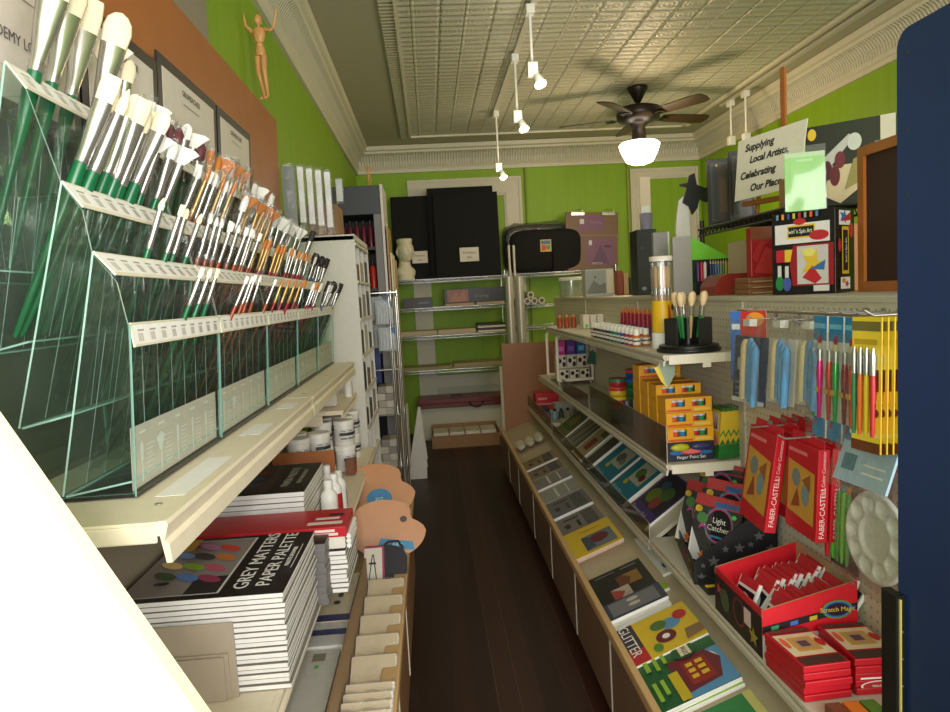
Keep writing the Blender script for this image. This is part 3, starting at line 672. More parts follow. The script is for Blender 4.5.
def canvas_pack(y, tilt, label, d=.16, z=.325):
    p = T('canvas_pack', label, 'canvas pack', (-.296, y, z), (tilt, 0, 0), 'wrapped canvases in the bin')
    MB().box(0, -.012, 0, .135, .012, d, CANVE).build('white_edges', p, .004)
    MB().box(.004, -.0135, .004, .131, -.0121, d-.002, CANV).build('canvas_face', p)
    MB().grid(lambda u, v: (.139*u-.002, -.017-.004*math.sin(11*u)*math.sin(9*v), d*v), 10, 8, FILM).grid(lambda u, v: (.139*u-.002, -.016+.03*v, d+.004+.003*math.sin(14*u)), 10, 3, FILM).build('clear_film', p)
    return p
ys = [1.60, 1.645, 1.69, 1.74, 1.86, 1.99, 2.13, 2.28, 2.43]
for i, y in enumerate(ys):
    canvas_pack(y, -.80-.03*i if i < 4 else -1.08, 'film wrapped pale canvas pack, %s from the near end of the bin' % ORD[i], .19 if i < 4 else .20, .365 if i < 4 else .39)
# black pouch with pink-edged card
po = T('black_pouch', 'black zip pouch holding a pink edged card, standing in the bin by the palettes', 'pouch', (-.315, 2.66, .43), (-.55, 0, 0))
MB().prism([(.0, 0, 0), (.16, 0, 0), (.165, 0, .12), (.15, 0, .155), (.10, 0, .17), (0, 0, .17)], (0, .03, 0), K(28, 28, 32, .6)).build('pouch_body', po, .008)
MB().box(-.005, -.008, .01, .075, -.001, .165, K(170, 40, 90, .5)).build('card', po)
prints(po, frame((-.005, -.0085, .01), (1, 0, 0), (0, 0, 1)), .08, .155, [('r', .03, .04, .9, .96, K(214, 206, 190, .5)), ('p', [(.2, .1), (.25, .1), (.45, .8), (.40, .8)], BLACK), ('p', [(.6, .1), (.65, .1), (.5, .8), (.45, .8)], BLACK), ('r', .25, .55, .6, .6, BLACK)], 'card_print')
MB().tube([(.07, .015, .168), (.09, .015, .185), (.13, .015, .185), (.15, .015, .155)], .005, K(28, 28, 32, .6)).build('handle', po)
# wooden palettes
def palette(loc, rx, rz, s, label, deco):
    p = T('wooden_palette', label, 'palette', loc, (rx, 0, rz)); PW = K(196, 134, 78, .4, 0, .12, 14)
    pts = []
    for i in range(40):
        a = 2*PI*i/40; r = 1+.10*math.cos(2*a+.4)-.30*math.exp(-((a-.35)/.30)**2)
        pts.append((s*.17*r*math.cos(a), 0, s*.15*r*math.sin(a)))
    MB().prism(pts, (0, .008, 0), PW).build('board', p, .002)
    prints(p, frame((-.17*s, -.0004, -.15*s), (1, 0, 0), (0, 0, 1)), .34*s, .30*s, deco, 'sticker')
    return p
TEAL = K(30, 130, 176, .45)
palette((-.240, 2.95, .575), -.42, .12, .90, 'kidney shaped wooden palette with blue label strip, front one in the bin', [('p', [(.35, .22), (.86, .12), (.84, .26), (.40, .36)], TEAL), ('e', .74, .62, .05, .05, K(60, 44, 34)), ('t', .62, .23, .09, 'ART', K(190, 220, 235), -.2)])
palette((-.30, 3.35, .635), -.42, .10, .95, 'rounded wooden palette with round blue sticker behind the front palette', [('e', .50, .36, .19, .17, TEAL), ('t', .5, .36, .12, 'art', K(190, 220, 235))])
# jars
JAR = K(236, 232, 222, .4)
def jar_proto():
    j = T('paint_jar', 'x', 'jar', (0, 0, -30))
    MB().lathe([(.046, 0), (.048, .004), (.048, .098), (.046, .102)], JAR, n=20).build('tub', j)
    MB().lathe([(.051, .1025), (.051, .121), (.048, .124)], K(240, 238, 230, .35), n=20).build('lid', j)
    MB().lathe([(.0484, .022), (.0484, .085)], K(222, 220, 214, .5), n=20, cap=False).build('paper_label', j)
    for a in (-1.2, -.5, .2):
        prints(j, Matrix.Rotation(a, 4, 'Z') @ frame((.0487, -.02, .03), (0, 1, 0), (0, 0, 1)), .04, .05, [('r', .0, .45, 1, .75, K(60, 60, 62)), ('r', .1, .1, .9, .25, K(120, 120, 120)), ('r', .2, .85, .8, .95, K(150, 150, 150))], 'label_print')
    return j
jp = jar_proto(); first = True
spots = [(-.60, 3.02), (-.495, 3.00), (-.63, 3.14), (-.53, 3.125), (-.455, 3.42), (-.56, 3.40), (-.47, 3.55), (-.575, 3.53), (-.46, 3.70), (-.565, 3.68)]
for i, (x, y) in enumerate(spots):
    for k in range(2 if i not in (1,) else 1):
        lab = 'white lidded paint jar, %s layer, %s jar pile counted from the camera' % (('lower' if k == 0 else 'upper'), ORD[i])
        if first: o = jp; jp.location = (x, y, .731+k*.1245); first = False
        else: o = dup(jp, (x, y, .731+k*.1245))
        o['label'] = lab; o['group'] = 'white paint jars on the left middle shelf'; o.rotation_euler = (0, 0, random.uniform(-.4, .4))
bx = tag(MB().box(-.445, 3.30, .7308, -.40, 3.38, .80, K(120, 70, 44, .5)).build('small_brown_box', None, .002), 'small brown box at the shelf edge below the jars', 'box')
# open wooden box and wood offcuts in front of the jars
wb = T('wooden_tray', 'open orange wooden tray behind the second pad stack, below the jars', 'tray', (-.70, 2.80, .731))
OW = K(208, 150, 84, .45)
MB().box(0, 0, 0, .26, .15, .006, OW).box(0, 0, .006, .26, .008, .10, OW).box(0, .142, .006, .26, .15, .10, OW).box(0, .008, .006, .008, .142, .10, OW).box(.252, .008, .006, .26, .142, .10, OW).build('tray_box', wb)
MB().box(.0, .15, .02, .26, .158, .20, K(170, 104, 58, .45)).build('lid_board', wb)
# little shelf with carton
s2 = left_shelf(3.30, 3.92, 1.045, -.435, 'short cream shelf above the paint jars holding a white carton', .035)
c2 = T('white_carton', 'translucent white tub on the short cream shelf', 'carton', (-.60, 3.42, 1.046))
MB().box(0, 0, 0, .12, .12, .15, K(222, 214, 204, .5)).build('tub', c2, .012)
MB().box(-.004, -.004, .15, .124, .124, .165, K(235, 230, 222, .5)).build('lid', c2, .004)
bottle(-.462, 3.75, 1.046, .14, .022, K(200, 90, 50), LBW, 'small white bottle with orange cap on the short cream shelf')
# near white slanted end panel
ep = T('white_end_panel', 'bright white slanted end panel with cream edge at the lower left, close to the camera', 'panel', (0, .50, 0))
pa = [(-.351, 1.562), (-.056, 1.0125), (-.056, 0), (-.68, 0), (-.68, 1.562)]
EPW = K(250, 248, 242, .6, 0, .02)
MB().prism([(x, 0, z) for x, z in pa], (0, .016, 0), EPW, K(226, 220, 178, .5)).build('panel_board', ep)
# ================================================================== left far: cabinet, rack, hanging packs, cards
CABW = K(222, 218, 206, .5)
cb = T('white_rack_cabinet', 'tall white side cabinet with open pigeonholes facing the aisle, past the brush cases', 'cabinet', (0, 4.02, 0))
MB().box(-.70, 0, 0, -.40, .02, 1.925, CABW).build('end_panel', cb, .003)
MB().box(-.70, .82, 0, -.40, .84, 1.925, CABW).build('end_panel', cb)
MB().box(-.70, .0, 1.90, -.40, .84, 1.93, CABW).build('top_panel', cb)
MB().box(-.715, 0, 0, -.70, .84, 1.92, CABW).build('back_panel', cb)
for k in range(9): MB().box(-.70, .02, .15+.215*k, -.395, .82, .165+.215*k, CABW).build('shelf', cb)
for y in (.27, .55): MB().box(-.70, y, .15, -.405, y+.012, 1.9, CABW).build('divider', cb)
cols = [(60, 56, 54), (90, 80, 70), (150, 150, 150), (40, 40, 46), (120, 90, 70), (180, 176, 166), (70, 70, 76), (200, 196, 186)]
i = 0
for k in range(3, 8):
    for c in range(3):
        o = tag(MB().box(-.66, 0, 0, -.408, .20, .10+.02*(i % 4), K(*cols[i % 8], .5)).build('carton', None, .004), '%s coloured box in the white cabinet, %s shelf down, %s slot' % (['charcoal', 'brown', 'grey', 'near-black', 'tan', 'pale', 'slate', 'off-white'][i % 8], ORD[7-k], ['near', 'middle', 'far'][c]), 'box', 'goods in the white cabinet')
        o.location = (0, 4.055+.28*c, .1655+.215*k); i += 1
bb = T('cardboard_box', 'brown cardboard carton on top of the white cabinet', 'box', (-.66, 4.05, 1.9305))
CARDB = K(150, 112, 76, .6)
MB().box(0, 0, 0, .17, .28, .175, CARDB).build('carton_body', bb, .002); MB().box(.055, -.001, .0, .10, .281, .176, K(170, 136, 98, .5)).build('tape', bb)
# dark tall display case
dc = T('dark_display_case', 'tall dark case with grey top and pale edge holding bottles, far left of aisle', 'display case', (0, 5.3, 0))
DKG = K(62, 64, 70, .5)
MB().box(-.70, 0, 2.19, -.32, .5, 2.40, DKG).build('top_panel', dc, .003)
MB().box(-.70, .48, 0, -.32, .5, 2.19, K(36, 34, 34, .5)).build('back_panel', dc)
MB().box(-.318, -.004, 0, -.300, .5, 2.405, K(214, 208, 200, .4)).build('pale_edge', dc)
MB().box(-.375, .0, .3, -.322, .03, 2.19, K(122, 116, 114, .45)).build('grey_post', dc)
for z in (.9, 1.3, 1.62, 1.93): MB().box(-.70, .02, z, -.38, .48, z+.02, K(44, 42, 42, .5)).build('shelf', dc)
WINE = K(96, 22, 44, .3); REDB = K(196, 40, 34, .35)
def small_bottle(loc, h, r, col, capc, label, group, cat='bottle'):
    b = T('paint_bottle', label, cat, loc, group=group)
    MB().lathe([(r, 0), (r, h*.72), (r*.5, h*.82)], col, n=12).build('bottle_body', b)
    MB().lathe([(r*.55, h*.82), (r*.55, h)], capc, n=12).build('cap', b)
    return b
for i in range(5): small_bottle((-.61+.05*i, 5.36, 1.951), .2, .021, WINE, BLACK, 'dark wine coloured bottle, %s from the left on the upper shelf of the dark case' % ORD[i], 'bottles in the dark case')
for i in range(4): small_bottle((-.56+.05*i, 5.36, 1.641), .21, .022, REDB if i > 1 else WINE, BLACK, '%s bottle, %s from the left on the second shelf of the dark case' % ('red' if i > 1 else 'wine', ORD[i]), 'bottles in the dark case')
for i in range(4): tag(MB().box(-.62+.06*i, 5.34, 1.3205, -.575+.06*i, 5.44, 1.56, K(*[(60, 90, 150), (150, 120, 90), (40, 70, 140), (180, 170, 150)][i], .5)).build('boxed_set', None, .003), ['navy', 'tan', 'blue', 'cream'][i]+' upright box on the middle shelf of the dark case', 'box', 'upright boxes in the dark case')
for i in range(4): tag(MB().box(-.62+.06*i, 5.34, .9205, -.575+.06*i, 5.44, 1.2, K(*[(150, 146, 140), (40, 60, 120), (120, 116, 110), (46, 66, 130)][i], .5)).build('boxed_set', None, .003), ['grey', 'dark blue', 'stone', 'mid blue'][i]+' upright box on the lowest visible shelf of the dark case', 'box', 'upright boxes in the dark case')
for i, (x, h, c, n) in enumerate(((-.290, 2.10, (178, 140, 92), 'tan'), (-.272, 1.90, (226, 214, 184), 'cream'), (-.258, 1.86, (196, 170, 130), 'pale brown'))):
    tag(MB().box(x, 5.30+.02*i, 0, x+.012, 5.75, h, K(*c, .5)).build('standing_board'), n+' tall board standing on the floor beside the dark case', 'board')
tag(MB().prism([(-.245, 5.80, 1.2), (-.245, 5.86, 1.2), (-.245, 5.9, 2.1), (-.245, 5.84, 2.1)], (.02, 0, 0), K(74, 50, 38, .5)).build('dark_plank'), 'dark brown curved plank standing behind the tall boards near the bust', 'plank') if False else None
mannequin(.16, (-.40, 5.40, 2.401), .8, 'tiny dark wooden figure standing on top of the dark display case', pose1)
tag(MB().box(-.62, 5.18, 2.0, -.56, 5.19, 2.66, ACRY).build('clear_panel'), 'smoky clear panel standing left of the dark case against the cornice', 'panel') if False else None
# hanging clear packs
def clip_pack(i, x, z, y):
    def core(p):
        MB().box(-.062, -.004, -.175, .062, -.002, -.01, K(196, 204, 208, .5)).build('card_insert', p)
        for q in range(5): MB().tube([(-.045+.022*q, -.008, -.165), (-.045+.022*q, -.008, -.05)], .006, K(228, 230, 232, .3), 8).build('tube', p)
        MB().box(.03, -.0055, -.06, .06, -.0045, -.012, K(60, 110, 170, .5)).build('blue_mark', p)
    return hang_pack('tube_pack', ['upper left', 'upper right', 'lower left', 'lower right'][i]+' clear hanging pack of small tubes at the end of the aisle rack', (x, y, z), .14, .19, .03, core, 'pack', 'clear tube packs on the chrome rack')
for i, (x, z, y) in enumerate(((-.372, 1.585, 5.12), (-.325, 1.555, 5.02), (-.355, 1.385, 5.12), (-.315, 1.365, 5.02))): clip_pack(i, x, z, y)
rk = T('chrome_rack', 'narrow chrome wire rack with silver posts beside the hanging tube packs', 'rack', (0, 5.0, 0))
for x, y in ((-.288, .02), (-.240, .02), (-.288, .26), (-.240, .26)): MB().tube([(x, y, 0), (x, y, 1.62 if y > .1 else 1.57)], .009, CHROME, 8).build('post', rk)
for z in (.10, .33, .72, 1.05, 1.6): MB().box(-.66, .02, z, -.23, .27, z+.006, CHROME).build('wire_shelf', rk)
# stacks of packets on the chrome rack and base
k = 0
for z in (.3365, .7265):
    for j in range(2):
        for q in range(4):
            cc = [(196, 188, 170), (176, 168, 152), (206, 198, 180), (150, 142, 130)][(q+j) % 4]
            o = tag(MB().box(-.42+.06*j, 0, 0, -.36+.06*j+.0, .18, .05, K(*cc, .5)).build('packet', None, .003), '%s flat packet, %s up in the %s pile on the %s chrome shelf' % (['cream', 'grey', 'ivory', 'taupe'][(q+j) % 4], ORD[q], ['left', 'right'][j], 'lower' if z < .5 else 'middle'), 'packet', 'packets on the chrome rack')
            o.location = (.01*(q % 2), 5.04, z+.0515*q)
            k += 1
mg = 0
for q in range(7):
    o = tag(MB().box(-.50, 0, 0, -.26, .014, .17, K(*[(200, 196, 186), (60, 58, 56), (224, 220, 210), (96, 90, 84), (180, 170, 150), (40, 40, 44), (210, 206, 196)][q], .5)).build('packet'), '%s upright packet, %s from the near end in the bin past the palettes' % (['grey', 'black', 'white', 'brown', 'tan', 'ink', 'pale'][q], ORD[q]), 'packet', 'upright packets in the left bin')
    o.location = (.07, 3.50+.05*q, .302+.0); o.rotation_euler = (-.1, 0, 0)
tag(MB().box(-.62, 4.05, .0, -.25, 4.86, .36, K(60, 50, 44, .5)).build('dark_chest', None, .004), 'low dark chest on the floor under the white cabinet', 'chest') if False else None
# greeting card stand
gs = T('card_stand', 'small white stand of folded cards on the floor by the far left wall', 'card stand', (-.26, 5.95, 0))
MB().box(0, 0, 0, .15, .30, .10, CABW).build('base', gs)
MB().prism([(0, 0, .1), (.16, 0, .1), (.12, 0, .58), (.10, 0, .58)], (0, .012, 0), CABW).build('side_panel', gs)
MB().prism([(0, .288, .1), (.16, .288, .1), (.12, .288, .58), (.10, .288, .58)], (0, .012, 0), CABW).build('side_panel', gs)
MB().box(.0, .0, .1, .012, .3, .62, CABW).build('back_panel', gs)
for i in range(5):
    o = tag(MB().box(0, 0, 0, .006, .12, .15, K(*[(230, 224, 210), (110, 90, 80), (214, 150, 90), (60, 60, 66), (226, 226, 220)][i], .5)).build('greeting_card'), ['white', 'brown', 'orange', 'dark', 'pale'][i]+' folded card in the white floor card stand', 'card', 'cards in the floor stand')
    o.location = (-.24+.018*i+.006, 5.97, .101+.06*i); o.rotation_euler = (0, .25, 0)
# ================================================================== back wall: chrome wire shelving
def wire_unit(x0, x1, y0, y1, zs, h, label):
    u = T('wire_shelving', label, 'shelving')
    for x in (x0+.02, x1-.02):
        for y in (y0+.02, y1-.02): MB().tube([(x, y, 0), (x, y, h)], .0125, CHROME, 10).build('post', u)
    for z in zs:
        mb = MB()
        for y in (y0, y1):
            mb.tube([(x0, y, z-.004), (x1, y, z-.004)], .005, CHROME, 6).tube([(x0, y, z-.034), (x1, y, z-.034)], .004, CHROME, 6)
            n = int((x1-x0)/.035)
            mb.tube([(x0+(x1-x0)*i/n, y, z-.006 if i % 2 else z-.032) for i in range(n+1)], .0028, CHROME, 4)
        for x in (x0, x1): mb.tube([(x, y0, z-.004), (x, y1, z-.004)], .005, CHROME, 6)
        n = int((x1-x0)/.028)
        for i in range(1, n): mb.tube([(x0+(x1-x0)*i/n, y0, z-.0022), (x0+(x1-x0)*i/n, y1, z-.0022)], .002, CHROME, 4, False)
        mb.build('wire_shelf', u)
    return u
ZS = [1.75, 1.445, 1.145, .775]
wire_unit(-.385, .84, 7.5, 7.93, ZS, 1.80, 'chrome wire shelving against the green back wall, left unit with black portfolios on top')
wire_unit(.87, 2.05, 7.5, 7.93, [1.755, 1.42, 1.18, .78], 1.80, 'chrome wire shelving against the green back wall, right unit behind the silver rolls')
BKP = K(6, 5, 6, .85)
def leaning(name, label, x0, x1, y, z0, h, t, m, cat, tilt=-.06, group=None):
    o = MB().box(0, 0, 0, x1-x0, t, h, m).build(name, None, .002); o.location = (x0, y, z0); o.rotation_euler = (tilt, 0, 0)
    return tag(o, label, cat, group)
leaning('black_portfolio', 'widest black portfolio board standing on the left wire shelving', -.36, .80, 7.72, 1.752, .905, .03, BKP, 'portfolio', -.03)
leaning('black_portfolio', 'middle black board rising highest above the others, on the wire shelving', .04, .755, 7.66, 1.752, .975, .02, BKP, 'portfolio', -.05)
leaning('black_portfolio', 'front black board carrying the white notice on the wire shelving', .10, .795, 7.59, 1.752, .90, .02, BKP, 'portfolio', -.05)
def notice(x0, z0, w, h, y, lines, label):
    n = T('white_notice', label, 'notice', (x0, y, z0), (-.05, 0, 0))
    MB().box(0, 0, 0, w, .002, h, K(222, 214, 200, .6)).build('paper', n)
    prints(n, frame((0, -.0004, 0), (1, 0, 0), (0, 0, 1)), w, h, [('t', .5, .62, .24, lines[0], K(60, 56, 56)), ('t', .5, .28, .24, lines[1], K(60, 56, 56))])
notice(.355, 1.915, .205, .15, 7.572, ['Portfolios', '20%'], 'white notice card on the front black board')
notice(-.16, 1.93, .17, .13, 7.70, ['Portfolio', 'case'], 'white notice card behind the plaster bust')
# plaster bust
bu = T('plaster_bust', 'white plaster bust of a head at the left end of the wire shelving', 'bust', (-.235, 7.60, 1.752), (0, 0, .55))
PL = K(232, 222, 196, .6)
mb = MB()
mb.loft([(0, .095, .085), (.04, .095, .085), (.045, .105, .08), (.09, .118, .08), (.12, .10, .075, 0, .005), (.145, .068, .066, 0, .01), (.20, .058, .062, 0, .010), (.26, .060, .070, 0, .008)], PL, 24)
def face(p, q):
    q = Vector(q)
    if p.y < 0:
        q.y *= 1.06
        if abs(p.x) < .24: q.y -= .03*math.exp(-((p.z+.10)/.16)**2)*(1-abs(p.x)/.24)          # nose
        q.y += .016*math.exp(-((p.z-.10)/.10)**2)*math.exp(-((abs(p.x)-.36)/.16)**2)             # eye sockets
        q.y -= .011*math.exp(-((p.z+.42)/.07)**2)*math.exp(-(p.x/.26)**2)                         # lips
        q.y -= .008*math.exp(-((p.z+.74)/.12)**2)*math.exp(-(p.x/.3)**2)                          # chin
    if p.z < 0: q.x *= 1-.22*p.z*p.z
    return q
mb.ell((0, -.012, .305), (.088, .108, .128), PL, 40, 30, face)
for s_ in (-1, 1): mb.ell((s_*.089, .004, .295), (.012, .02, .034), PL, 10, 8)
mb.build('head_and_shoulders', bu)
mb = MB().loft([(.385, .076, .096, 0, -.008), (.43, .080, .10, 0, -.008), (.436, .072, .09, 0, -.008)], PL, 24); mb.build('flat_crown', bu)
# boxes on the wire shelves
def box_thing(name, label, x0, x1, y0, y1, z0, z1, m, cat='box', face_items=None, group=None, bev=.003):
    b = T(name, label, cat, (x0, y0, z0), group=group)
    MB().box(0, 0, 0, x1-x0, y1-y0, z1-z0, m).build('box_body', b, bev)
    if face_items: prints(b, frame((0, -.0006, 0), (1, 0, 0), (0, 0, 1)), x1-x0, z1-z0, face_items, 'front_print')
    return b
DKB = K(34, 33, 36, .4); PIC = K(150, 110, 100, .5); GRYT = K(130, 128, 128, .5)
box_thing('black_box', 'small black box with a dim picture, left end of the second wire shelf', -.29, .03, 7.53, 7.75, 1.447, 1.555, DKB, 'box', [('r', .1, .15, .42, .8, K(84, 78, 76, .5)), ('r', .55, .4, .9, .55, GRYT)])
box_thing('black_box', 'long black box with pinkish hand picture on the second wire shelf', .16, .81, 7.53, 7.80, 1.477, 1.63, DKB, 'box', [('r', .05, .08, .40, .92, PIC), ('p', [(.08, .1), (.2, .8), (.24, .4), (.34, .85), (.36, .1)], K(176, 120, 108, .5)), ('t', .62, .42, .28, 'Drawing', GRYT)])
for i, (x0, x1) in enumerate(((.17, .48), (.50, .80))): box_thing('flat_carton', ['left', 'right'][i]+' flat tan carton under the long black box', x0, x1, 7.52, 7.78, 1.447, 1.475, K(176, 150, 120, .5))
PADT = K(190, 172, 140, .55)
for i, (x0, x1, h) in enumerate(((-.36, .06, .05), (.075, .48, .05))): box_thing('flat_carton', ['left end', 'middle'][i]+' flat tan board pack on the third wire shelf', x0, x1, 7.53, 7.85, 1.147, 1.147+h, PADT)
for k in range(4): box_thing('flat_pad', 'dark and pale pad, %s up, right end of the third wire shelf' % ORD[k], .50, .80, 7.53, 7.85, 1.1472+.024*k, 1.169+.024*k, K(*[(214, 204, 184), (60, 54, 50), (214, 204, 184), (40, 36, 36)][k], .5), 'pad', None, 'pads at the right of the third wire shelf')
for i, (x0, x1, h) in enumerate(((-.34, .20, .03), (.22, .80, .05))): box_thing('flat_carton', ['left', 'right'][i]+' flat olive board pack on the lowest wire shelf', x0, x1, 7.53, 7.85, .777, .777+h, K(150, 140, 96, .55))
# red-brown case on plinth, carton on floor
ws = T('white_plinth', 'pale low plinth under the dark red case, below the wire shelving', 'plinth', (-.18, 7.56, 0))
MB().box(0, 0, 0, .95, .36, .352, K(196, 194, 180, .6)).build('plinth_body', ws, .004)
rc = T('red_wooden_case', 'long dark red wooden case with black handle below the wire shelving', 'case', (-.19, 7.52, .353))
MAH = K(104, 34, 30, .35)
MB().box(0, 0, 0, .95, .36, .045, MAH).build('case_base', rc, .004); MB().box(0, 0, .047, .95, .36, .10, MAH).build('case_lid', rc, .004)
MB().tube([(.56, -.002, .05), (.57, -.03, .02), (.61, -.035, 0), (.66, -.035, 0), (.70, -.03, .02), (.71, -.002, .05)], .01, BLACK, 8).build('handle', rc)
MB().tube([(.36, .1, .10), (.38, .1, .118), (.46, .1, .118), (.48, .1, .10)], .006, BLACK, 8).build('carry_loop', rc)
cb2 = T('open_carton', 'brown open carton with plastic wrapped goods on the floor under the red case', 'carton', (-.06, 7.10, 0))
MB().box(0, 0, 0, .70, .36, .008, CARDB).box(0, 0, .008, .70, .008, .13, CARDB).box(0, .352, .008, .70, .36, .19, CARDB).box(0, .008, .008, .008, .352, .16, CARDB).box(.692, .008, .008, .70, .352, .16, CARDB).build('carton_body', cb2)
for i in range(4):
    o = T('wrapped_pad', 'plastic wrapped pale pad, %s from the left in the open floor carton' % ORD[i], 'pad', (-.04+.165*i, 7.13, .010), group='wrapped pads in the floor carton')
    MB().box(0, 0, 0, .155, .30, .145, K(214, 210, 198, .5)).build('pad_body', o, .004); MB().grid(lambda u, v: (.155*u, .30*v, .151+.006*math.sin(13*u+i)*math.sin(9*v)), 8, 8, FILM).build('clear_film', o)
# silver rolls
SROLL = K(188, 182, 166, .35, .35)
for i, x in enumerate((.725, .82)):
    r = T('silver_roll', ['left', 'right'][i]+' tall silver-grey roll standing before the wire shelving', 'roll', (x, 6.32, 0))
    MB().lathe([(.038, 0), (.038, 1.70)], SROLL, n=20).build('roll_body', r); MB().lathe([(.02, 1.7005), (.036, 1.7005)][::-1], K(90, 86, 80), n=20, cap=False).build('core', r)
for i, x in enumerate((.760, .805)): tag(MB().tube([(x, 6.50, 0), (x, 6.50, 1.99)], .011, K(196, 190, 176, .4)).build('thin_rod'), ['left', 'right'][i]+' thin pale rod standing behind the silver rolls', 'rod')
# bags on the right wire unit
bg = T('black_bag', 'black soft portfolio bag with small bright tag on the right wire shelving', 'bag', (.90, 7.58, 1.757))
def bagpt(c, r): return MB().ell(c, r, BKP, 20, 14, lambda p, q: Vector((math.copysign(abs(p.x)**.4, p.x)*r[0], math.copysign(abs(p.y)**.6, p.y)*r[1], math.copysign(abs(p.z)**.45, p.z)*r[2])))
bagpt((.40, .08, .235), (.40, .08, .235)).build('bag_body', bg)
MB().box(.33, -.006, .22, .45, -.001, .35, K(200, 170, 60, .5)).build('bright_tag', bg)
prints(bg, frame((.33, -.0065, .22), (1, 0, 0), (0, 0, 1)), .12, .13, [('r', .08, .62, .92, .92, K(60, 110, 150)), ('r', .1, .1, .5, .55, K(200, 60, 40)), ('e', .7, .35, .18, .2, K(70, 140, 60))], 'tag_print')
wp = T('wrapped_bundle', 'black bundle in shiny crinkled plastic behind the black soft bag', 'bundle', (.86, 7.76, 1.757))
MB().ell((.40, .07, .27), (.40, .07, .27), BKP, 20, 14, lambda p, q: Vector((math.copysign(abs(p.x)**.4, p.x)*.40, p.y*.07, math.copysign(abs(p.z)**.45, p.z)*.27))).build('bundle_core', wp)
FILM2 = clear('crinkled_film', (245, 245, 245), .14, .04, .12, bump=22)
MB().ell((.40, .07, .28), (.42, .08, .29), FILM2, 24, 18, lambda p, q: Vector((math.copysign(abs(p.x)**.4, p.x)*.42, p.y*.085-.004*math.sin(20*p.x+13*p.z), math.copysign(abs(p.z)**.45, p.z)*.285+.01*math.sin(14*p.x)))).build('clear_film', wp)
MB().box(.76, -.16, .0, .90, -.12, .36, BKP).build('side_flap', bg) if False else None
# clipboards
clb = T('drawing_clipboard', 'brown drawing board with two chrome clips and purple label on the right wire shelving', 'clipboard', (1.50, 7.60, 1.757), (-.05, .05, 0))
MB().box(0, 0, 0, .58, .012, .64, K(112, 82, 60, .5)).build('board', clb, .004)
for x in (.06, .40):
    MB().box(x, -.012, .60, x+.15, -.0005, .64, CHROME).build('clip', clb, .004); MB().tube([(x+.02, -.006, .64), (x+.03, -.006, .665), (x+.12, -.006, .665), (x+.13, -.006, .64)], .006, CHROME, 6).build('clip_loop', clb)
PUR = K(116, 72, 106, .5)
prints(clb, frame((0, -.0006, 0), (1, 0, 0), (0, 0, 1)), .58, .64, [('r', .24, .68, .72, .93, PUR), ('r', .40, .10, .92, .56, PUR), ('r', .27, .80, .35, .88, K(200, 200, 190)), ('r', .44, .44, .50, .52, K(200, 200, 190)), ('p', [(.5, .12), (.66, .45), (.75, .3), (.82, .14)], K(90, 56, 92)), ('e', .8, .42, .08, .02, K(60, 40, 60)), ('r', 0, .60, 1, .612, K(140, 110, 80)), ('t', .57, .83, .06, 'Drawing', K(150, 100, 140)), ('t', .6, .13, .05, 'SKETCH', K(210, 200, 200))])
MB().box(.86, -.0, 0, .9, .01, .1, BKP) if False else None
tag(MB().box(1.36, 7.545, 1.757, 1.52, 7.57, 2.06, BKP).build('black_folder', None, .002), 'black folder leaning between the black bag and the clipboard', 'folder')
for i, (x, z) in enumerate(((.97, 1.456), (1.045, 1.456), (1.12, 1.456), (1.20, 1.456), (1.083, 1.522))):
    o = tag(MB().tube([(x, 7.46, z), (x, 7.86, z)], .036, K(206, 198, 180, .5), 16).tube([(x, 7.4585, z), (x, 7.8, z)], .022, K(90, 84, 74, .6), 14).build('paper_tube'), ['left end', 'second', 'third', 'right end', 'topmost'][i]+' pale paper tube in the small pile on the wire shelf', 'tube', 'paper tubes on the right wire shelving')
# ================================================================== right gondola
def peg_mat():
    m, nt, n, bs = newmat('pegboard'); L = nt.links.new
    tc = n.new('ShaderNodeTexCoord'); sp = n.new('ShaderNodeSeparateXYZ'); L(tc.outputs['Object'], sp.inputs[0])
    def mth(op, a, b=None):
        q = n.new('ShaderNodeMath'); q.operation = op
        for i, v in enumerate((a, b)):
            if v is None: continue
            if isinstance(v, (int, float)): q.inputs[i].default_value = v
            else: L(v, q.inputs[i])
        return q.outputs[0]
    def c(o): return mth('SUBTRACT', mth('FRACT', mth('DIVIDE', o, .0254)), .5)
    a, b = c(sp.outputs[1]), c(sp.outputs[2])
    d = mth('ADD', mth('MULTIPLY', a, a), mth('MULTIPLY', b, b))
    h = mth('LESS_THAN', d, .022)
    mx = n.new('ShaderNodeMix'); mx.data_type = 'RGBA'; mx.inputs[6].default_value = lin((222, 214, 196)); mx.inputs[7].default_value = lin((168, 160, 146)); L(h, mx.inputs[0])
    L(mx.outputs[2], bs.inputs['Base Color']); bs.inputs['Roughness'].default_value = .5
    return m
PEG = peg_mat(); PG = K(206, 198, 182, .5); TAUPE = K(132, 106, 86, .5); MAPLE = K(214, 176, 124, .4)
BX, PX, GY0, GY1 = .555, 1.08, 1.17, 6.04
g = T('display_bin', 'low brown panelled display base with pale wood edge along the right side of the aisle', 'display base', (0, 0, 0))
MB().prism([(.60, GY0, .0), (1.078, GY0, 0), (1.078, GY0, .07), (.60, GY0, .07)], (0, GY1-GY0, 0), K(30, 26, 24, .6)).build('kick_plinth', g)
MB().box(BX, GY0, .055, BX+.02, GY1, .352, TAUPE).build('front_panel', g)
MB().box(BX-.012, GY0, .352, BX+.012, GY1, .388, MAPLE).build('wooden_edge', g, .004)
MB().prism([(BX+.02, GY0, .10), (1.078, GY0, .10), (1.078, GY0, .50), (.95, GY0, .484), (BX+.02, GY0, .340)], (0, GY1-GY0, 0), K(196, 180, 152, .5)).build('sloped_deck', g)
